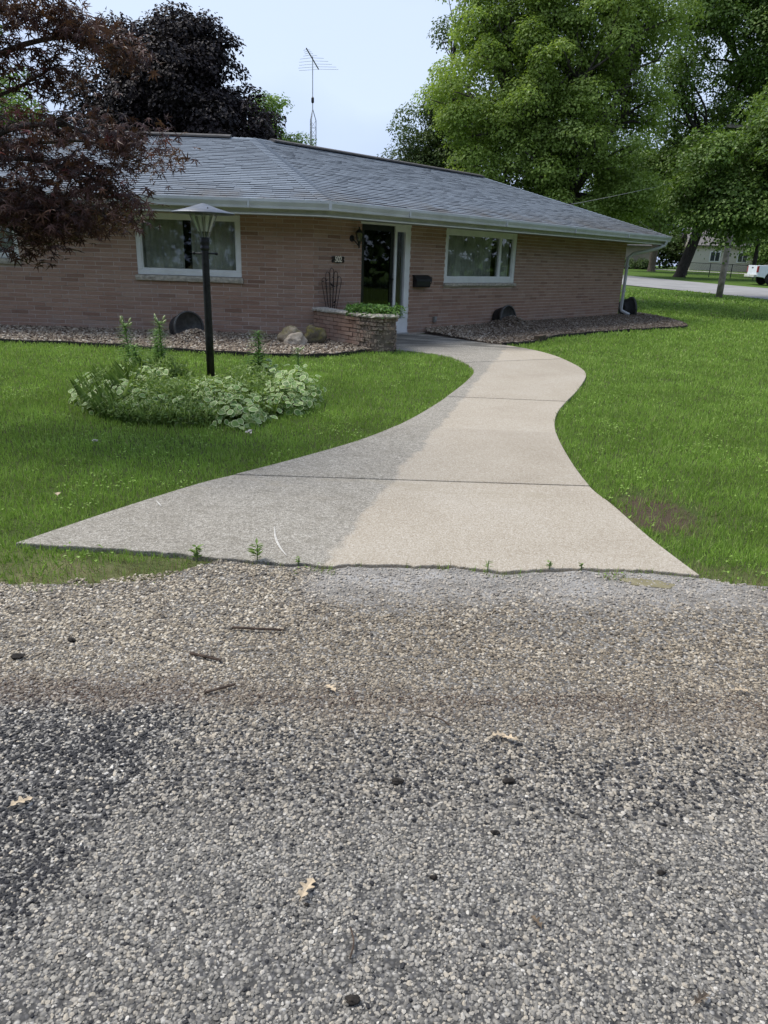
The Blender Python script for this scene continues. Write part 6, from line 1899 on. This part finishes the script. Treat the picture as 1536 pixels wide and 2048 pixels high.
# ------------------------------------------------------------------ pickup truck parked across the street
TX, TY = 25.75, 54.6
TZ = float(terrain(TX, TY)) - 0.02
trk = empty('pickup_truck', (TX, TY, TZ)); tag(trk, 'silver-white pickup truck parked at the right edge, tail towards us', 'truck')
trk.rotation_euler = (0, 0, -0.10)
M_TRUCK = plain('truck_paint', (0.66, 0.70, 0.74), 0.25, 0.03, 1.0, spec=0.6)
M_TYRE = plain('tyre', (0.02, 0.02, 0.02), 0.85, 0.2, 10)
M_RIM = plain('alloy', (0.5, 0.5, 0.5), 0.35, 0.1, 8, metal=0.6)
M_TAIL = plain('tail_light', (0.30, 0.02, 0.02), 0.25, 0.2, 12)
def lk(name, m, mat, parent=trk, smooth=False, bevel=0.0):
    o = m.build(name, mat, None, smooth, bevel); o.parent = parent; return o
def side_body(prof, w0, w1):
    n = len(prof); m = MB()
    vs = [(x, w0, z) for x, z in prof] + [(x, w1, z) for x, z in prof]
    m.add(vs, [tuple(range(n)), tuple(range(2 * n - 1, n - 1, -1))] + [((i + 1) % n, i, n + i, n + (i + 1) % n) for i in range(n)])
    return m
def arch(cx, r, z0, n=9):
    return [(cx + r * math.cos(a), 0.42 + r * math.sin(a)) for a in np.linspace(math.pi, 0, n)]
# local: +x towards the front, rear bumper at x = 0
prof = [(0.12, 0.55)] + [(0.62, 0.50)] + arch(1.20, 0.52, 0.42) + [(1.8, 0.45), (4.1, 0.45)] + arch(4.75, 0.52, 0.42) + [(5.35, 0.45), (5.75, 0.50), (5.80, 0.95), (5.6, 1.12), (4.35, 1.22), (2.15, 1.22), (2.10, 1.32), (0.12, 1.32)]
lk('body_side', side_body(prof, -1.0, -0.90), M_TRUCK, bevel=0.03); lk('body_side', side_body(prof, 0.90, 1.0), M_TRUCK, bevel=0.03)
m = MB(); m.box((1.15, 0, 0.72), (2.0, 1.8, 0.06)); lk('bed_floor', m, M_BLACKP)
m = MB(); m.box((4.98, 0, 1.0), (1.4, 1.8, 0.32)); lk('hood', m, M_TRUCK, bevel=0.06)
m = MB(); m.box((3.2, 0, 0.85), (2.3, 1.8, 0.75)); lk('cab_lower', m, M_TRUCK)
cab = [(2.16, 1.20), (2.25, 1.82), (2.40, 1.88), (3.60, 1.88), (3.80, 1.82), (4.38, 1.22)]
lk('cab', side_body(cab, -0.84, 0.84), M_TRUCK, bevel=0.04)
for s in (-1, 1):
    for x0, x1, x2, x3 in ((2.38, 3.08, 3.08, 2.34), (3.16, 3.70, 4.05, 3.16)):
        y = s * 0.846
        lk('side_window', MB().add([(x0, y, 1.78), (x1, y, 1.78), (x2, y, 1.28), (x3, y, 1.28)], [(0, 1, 2, 3)]), M_DOORPANE)
lk('rear_window', MB().add([(2.20, -0.7, 1.78), (2.20, 0.7, 1.78), (2.14, 0.75, 1.32), (2.14, -0.75, 1.32)], [(0, 1, 2, 3)]), M_DOORPANE)
tg = lk('tailgate', MB().box((0.14, 0, 0.98), (0.08, 1.78, 0.66)), M_TRUCK, bevel=0.02)
lk('tailgate_handle', MB().box((0.092, 0, 1.16), (0.02, 0.26, 0.08)), M_BLACKP, tg)
for s in (-1, 1):
    lk('tail_light', MB().box((0.135, s * 0.935, 1.05), (0.12, 0.15, 0.42)), M_TAIL, bevel=0.02)
lk('rear_bumper', MB().box((0.02, 0, 0.60), (0.20, 1.92, 0.20)), M_WHITE2, bevel=0.04)
lk('number_plate', MB().box((-0.085, 0, 0.64), (0.01, 0.30, 0.15)), M_GUT)
lk('front_bumper', MB().box((5.85, 0, 0.60), (0.16, 1.9, 0.24)), M_WHITE2, bevel=0.04)
for s in (-1, 1):
    lk('headlight', MB().box((5.76, s * 0.78, 0.92), (0.1, 0.34, 0.2)), M_GLASS)
    for cx in (1.20, 4.75):
        w = bpy.data.objects.new('wheel', None); COL.objects.link(w); w.parent = trk; w.location = (cx, s * 0.86, 0.42)
        My = Matrix.Rotation(math.pi / 2, 3, 'X')
        lk('tyre', MB().lathe([(0.25, -0.13), (0.38, -0.13), (0.42, -0.09), (0.42, 0.09), (0.38, 0.13), (0.25, 0.13)], 24, (0, 0, 0), My), M_TYRE, w, True)
        rm = MB()
        rm.lathe([(0.0, 0.02), (0.24, 0.02), (0.26, 0.10), (0.25, 0.11), (0.23, 0.04), (0.0, 0.04)], 20, (0, 0, 0), My)
        rm.lathe([(0.0, -0.04), (0.23, -0.04), (0.25, -0.11), (0.26, -0.10), (0.24, -0.02), (0.0, -0.02)], 20, (0, 0, 0), My)
        for q in range(5):
            a = q * 2 * math.pi / 5
            rm.tube([(0, 0, 0), (0.23 * math.cos(a), 0, 0.23 * math.sin(a))], 0.045, 5)
        lk('rim', rm, M_RIM, w)

# ------------------------------------------------------------------ small litter on road and lawn
M_OAK = plain('dry_leaf', (0.50, 0.40, 0.27), 0.8, 0.2, 60)
M_DIRT = plain('dark_clod', (0.022, 0.018, 0.014), 0.95, 0.5, 60, bmp=0.8, bscale=120)
M_TWIG = plain('twig_bark', (0.075, 0.052, 0.038), 0.9, 0.4, 50)
M_PALE = plain('pale_petal', (0.60, 0.55, 0.50), 0.7, 0.15, 40)
half = [(0.0, 0.012), (0.14, 0.02), (0.22, 0.15), (0.30, 0.17), (0.33, 0.06), (0.45, 0.07), (0.55, 0.26), (0.62, 0.24), (0.64, 0.08), (0.78, 0.09), (0.84, 0.17), (0.90, 0.10), (1.0, 0.0)]
def oak(x, y, s, ang, label, z=0.006, cat='leaf', grp='fallen oak leaves', mat=None, curl=0.5):
    pts = half + [(a, -b * 0.92) for a, b in half[::-1][1:]]
    top = []
    for a, b in pts:
        zz = abs(b) * curl * 0.55 + 0.06 * math.sin(a * 5)
        top.append((a - 0.5, b, zz))
    n = len(top); mid = [((a - 0.5) * 0.96, 0.0, 0.06 * math.sin(a * 5) - 0.004) for a, b in half]
    vs = top; fs = []
    k = len(half)
    vs = top + mid
    for i in range(k - 1):
        fs.append((n + i, n + i + 1, i + 1, i))
        j0 = (n - i) % n; j1 = n - i - 1
        if i > 0: fs.append((n + i, j0, j1, n + i + 1))
    Mx = Matrix.Rotation(ang, 3, 'Z')
    m = MB().add([Vector((x, y, z)) + Mx @ (Vector(v) * s) for v in vs], fs)
    o = m.build('fallen_leaf', mat or M_OAK)
    so = o.modifiers.new('t', 'SOLIDIFY'); so.thickness = 0.0006
    tag(o, label, cat, grp)
oak(-0.16, 1.36, 0.082, 1.25, 'pale curled oak leaf lying in the middle foreground of the road')
oak(0.405, 2.00, 0.058, 0.3, 'left one of two pale leaves lying side by side on the road')
oak(0.445, 1.985, 0.064, 2.6, 'right one of two pale leaves lying side by side on the road')
oak(-1.00, 1.62, 0.07, 0.8, 'tan oak leaf at the left edge of the dark road patch')
oak(-0.17, 2.24, 0.07, 2.2, 'tan oak leaf on the brown gravel band below the walk')
oak(1.36, 2.32, 0.065, 0.2, 'pale leaf on the road near the right edge')
oak(-2.04, 4.23, 0.10, 1.9, 'large pale oak leaf on the left lawn near the walk tip', 0.03)
oak(0.40, 1.29, 0.045, 2.0, 'brown curled leaf fragment in the right foreground', 0.004, mat=plain('brown_leaf', (0.16, 0.12, 0.08), 0.85, 0.3, 60), curl=1.2)
oak(0.72, 1.11, 0.055, 0.6, 'crumpled brown leaf in the bottom right foreground', 0.006, mat=plain('brown_leaf2', (0.14, 0.11, 0.08), 0.85, 0.35, 60), curl=1.6)
def clod(x, y, s, seed, label):
    o = rock('dirt_clod', (x, y, -0.006 + s * 0.15), (s * 0.9, s * 0.6, s * 0.32), seed, M_DIRT, label, 'dirt clod')
    o['group'] = 'dirt clods on the road'
for i, (x, y, s, lab) in enumerate(((0.07, 1.77, 0.020, 'dark dirt clod left of the pair below the two pale leaves'), (0.41, 1.79, 0.020, 'dark dirt clod directly below the two pale leaves'), (0.34, 1.58, 0.013, 'small black clod in the centre right foreground'),
                                    (0.76, 1.46, 0.013, 'small black clod in the right foreground'), (-0.03, 1.09, 0.018, 'dark clod at the bottom centre of the road'), (0.16, 1.42, 0.011, 'tiny dark clod right of the big oak leaf'),
                                    (-1.24, 2.53, 0.020, 'angular dark stone on the gravel at left'), (-1.39, 2.39, 0.028, 'flat black chunk on the gravel at the far left'), (-0.155, 1.325, 0.007, 'tiny black speck just below the big oak leaf'))):
    clod(x, y, s, 3.3 * i + 1, lab)
def twig(pts, r, label):
    tag(MB().tube(spline([(x, y, z) for x, y, z in pts], 4), [r, *([r * 0.9] * (4 * (len(pts) - 1) - 1)), r * 0.4], 6).build('twig', M_TWIG), label, 'twig', 'twigs on the road')
twig([(-0.74, 2.45, 0.003), (-0.68, 2.43, 0.004), (-0.61, 2.41, 0.002)], 0.006, 'short brown twig on the gravel left of the wash line')
twig([(-0.62, 2.665, 0.004), (-0.52, 2.655, 0.008), (-0.40, 2.66, 0.003)], 0.006, 'longer dark twig on the gravel just below the walk')
twig([(-0.62, 2.19, 0.002), (-0.57, 2.215, 0.005), (-0.52, 2.25, 0.003)], 0.005, 'dark twig lying on the brown debris line')
twig([(-0.045, 1.26, 0.001), (-0.035, 1.22, 0.003), (-0.042, 1.18, 0.001)], 0.0025, 'thin pale stalk in the bottom foreground')
twig([(0.17, 2.10, 0.001), (0.22, 2.08, 0.004), (0.25, 2.045, 0.001)], 0.0028, 'thin forked twig left of the two pale leaves')
for (x, y, s, lab) in ((-1.21, 6.13, 0.055, 'white flower petal cluster on the lawn below the flower bed'), (-2.36, 5.62, 0.035, 'small pale petal on the left lawn')):
    P = np.array([x, y, 0.015]) + rng.normal(0, s * 0.35, (14, 3)) * np.array([1, 0.7, 0.25])
    V, F = quads(P, rng.normal(0, 0.4, (14, 3)) + up, rng.normal(0, 1, (14, 3)), np.full(14, s * 0.6), np.full(14, s * 0.45))
    tag(link('petal_cluster', npmesh('petal_cluster', V, F), M_PALE), lab, 'petals')
# leaf litter: brown crumbs along the debris line
n = 900
X = rng.uniform(-1.6, 1.9, n); Y = 2.19 + rng.normal(0, 0.035, n) + 0.05 * X * (X > 0) 
V, F = quads(np.stack([X, Y, rng.uniform(-0.006, 0.002, n)], 1), rng.normal(0, 0.4, (n, 3)) + up, rng.normal(0, 1, (n, 3)) * np.array([1, 1, 0.1]), rng.uniform(0.006, 0.02, n), rng.uniform(0.003, 0.006, n))
tag(link('leaf_litter', npmesh('leaf_litter', V, F), plain('litter', (0.10, 0.062, 0.045), 0.95, 0.4, 40)), 'brown crumbs of litter along the seam in the road', 'litter', kind='stuff')

# muddy puddle left by the wash water
r = random.Random(5); poly = []
for k in range(30):
    a = 2 * math.pi * k / 30
    f = 1 + 0.6 * mnoise.noise(Vector((math.cos(a) * 2, math.sin(a) * 2, 4)))
    poly.append((1.335 + 0.13 * f * math.cos(a), 3.285 + 0.05 * f * math.sin(a) - 0.02 * math.cos(a)))
mp, nt, out = new_mat('muddy_water')
finish(nt, out, ramp(nt, noise(nt, pos(nt), 12, 4), [(0.3, (0.20, 0.175, 0.10)), (0.7, (0.28, 0.25, 0.16))]), 0.08, None, 0.5)
tag(MB().prism(poly, -0.03, -0.0065).build('puddle', mp), kind='structure')

# pale scrape marks on the unwashed slab
M_SCR = plain('scrape', (0.50, 0.48, 0.43), 0.95, 0.2, 60)
for pts in ([(-0.63, 3.86), (-0.60, 3.70), (-0.555, 3.56), (-0.50, 3.44)], [(-1.43, 4.24), (-1.37, 4.14)]):
    sp = spline(pts, 5); vs = []
    for i, q in enumerate(sp):
        w = 0.006 * math.sin(math.pi * (i + 0.4) / len(sp)) + 0.001
        vs += [(q.x - w, q.y, 0.0045), (q.x + w, q.y, 0.0045)]
    MB().add(vs, [(2 * i, 2 * i + 1, 2 * i + 3, 2 * i + 2) for i in range(len(sp) - 1)]).build('scrape_mark', M_SCR, walk)
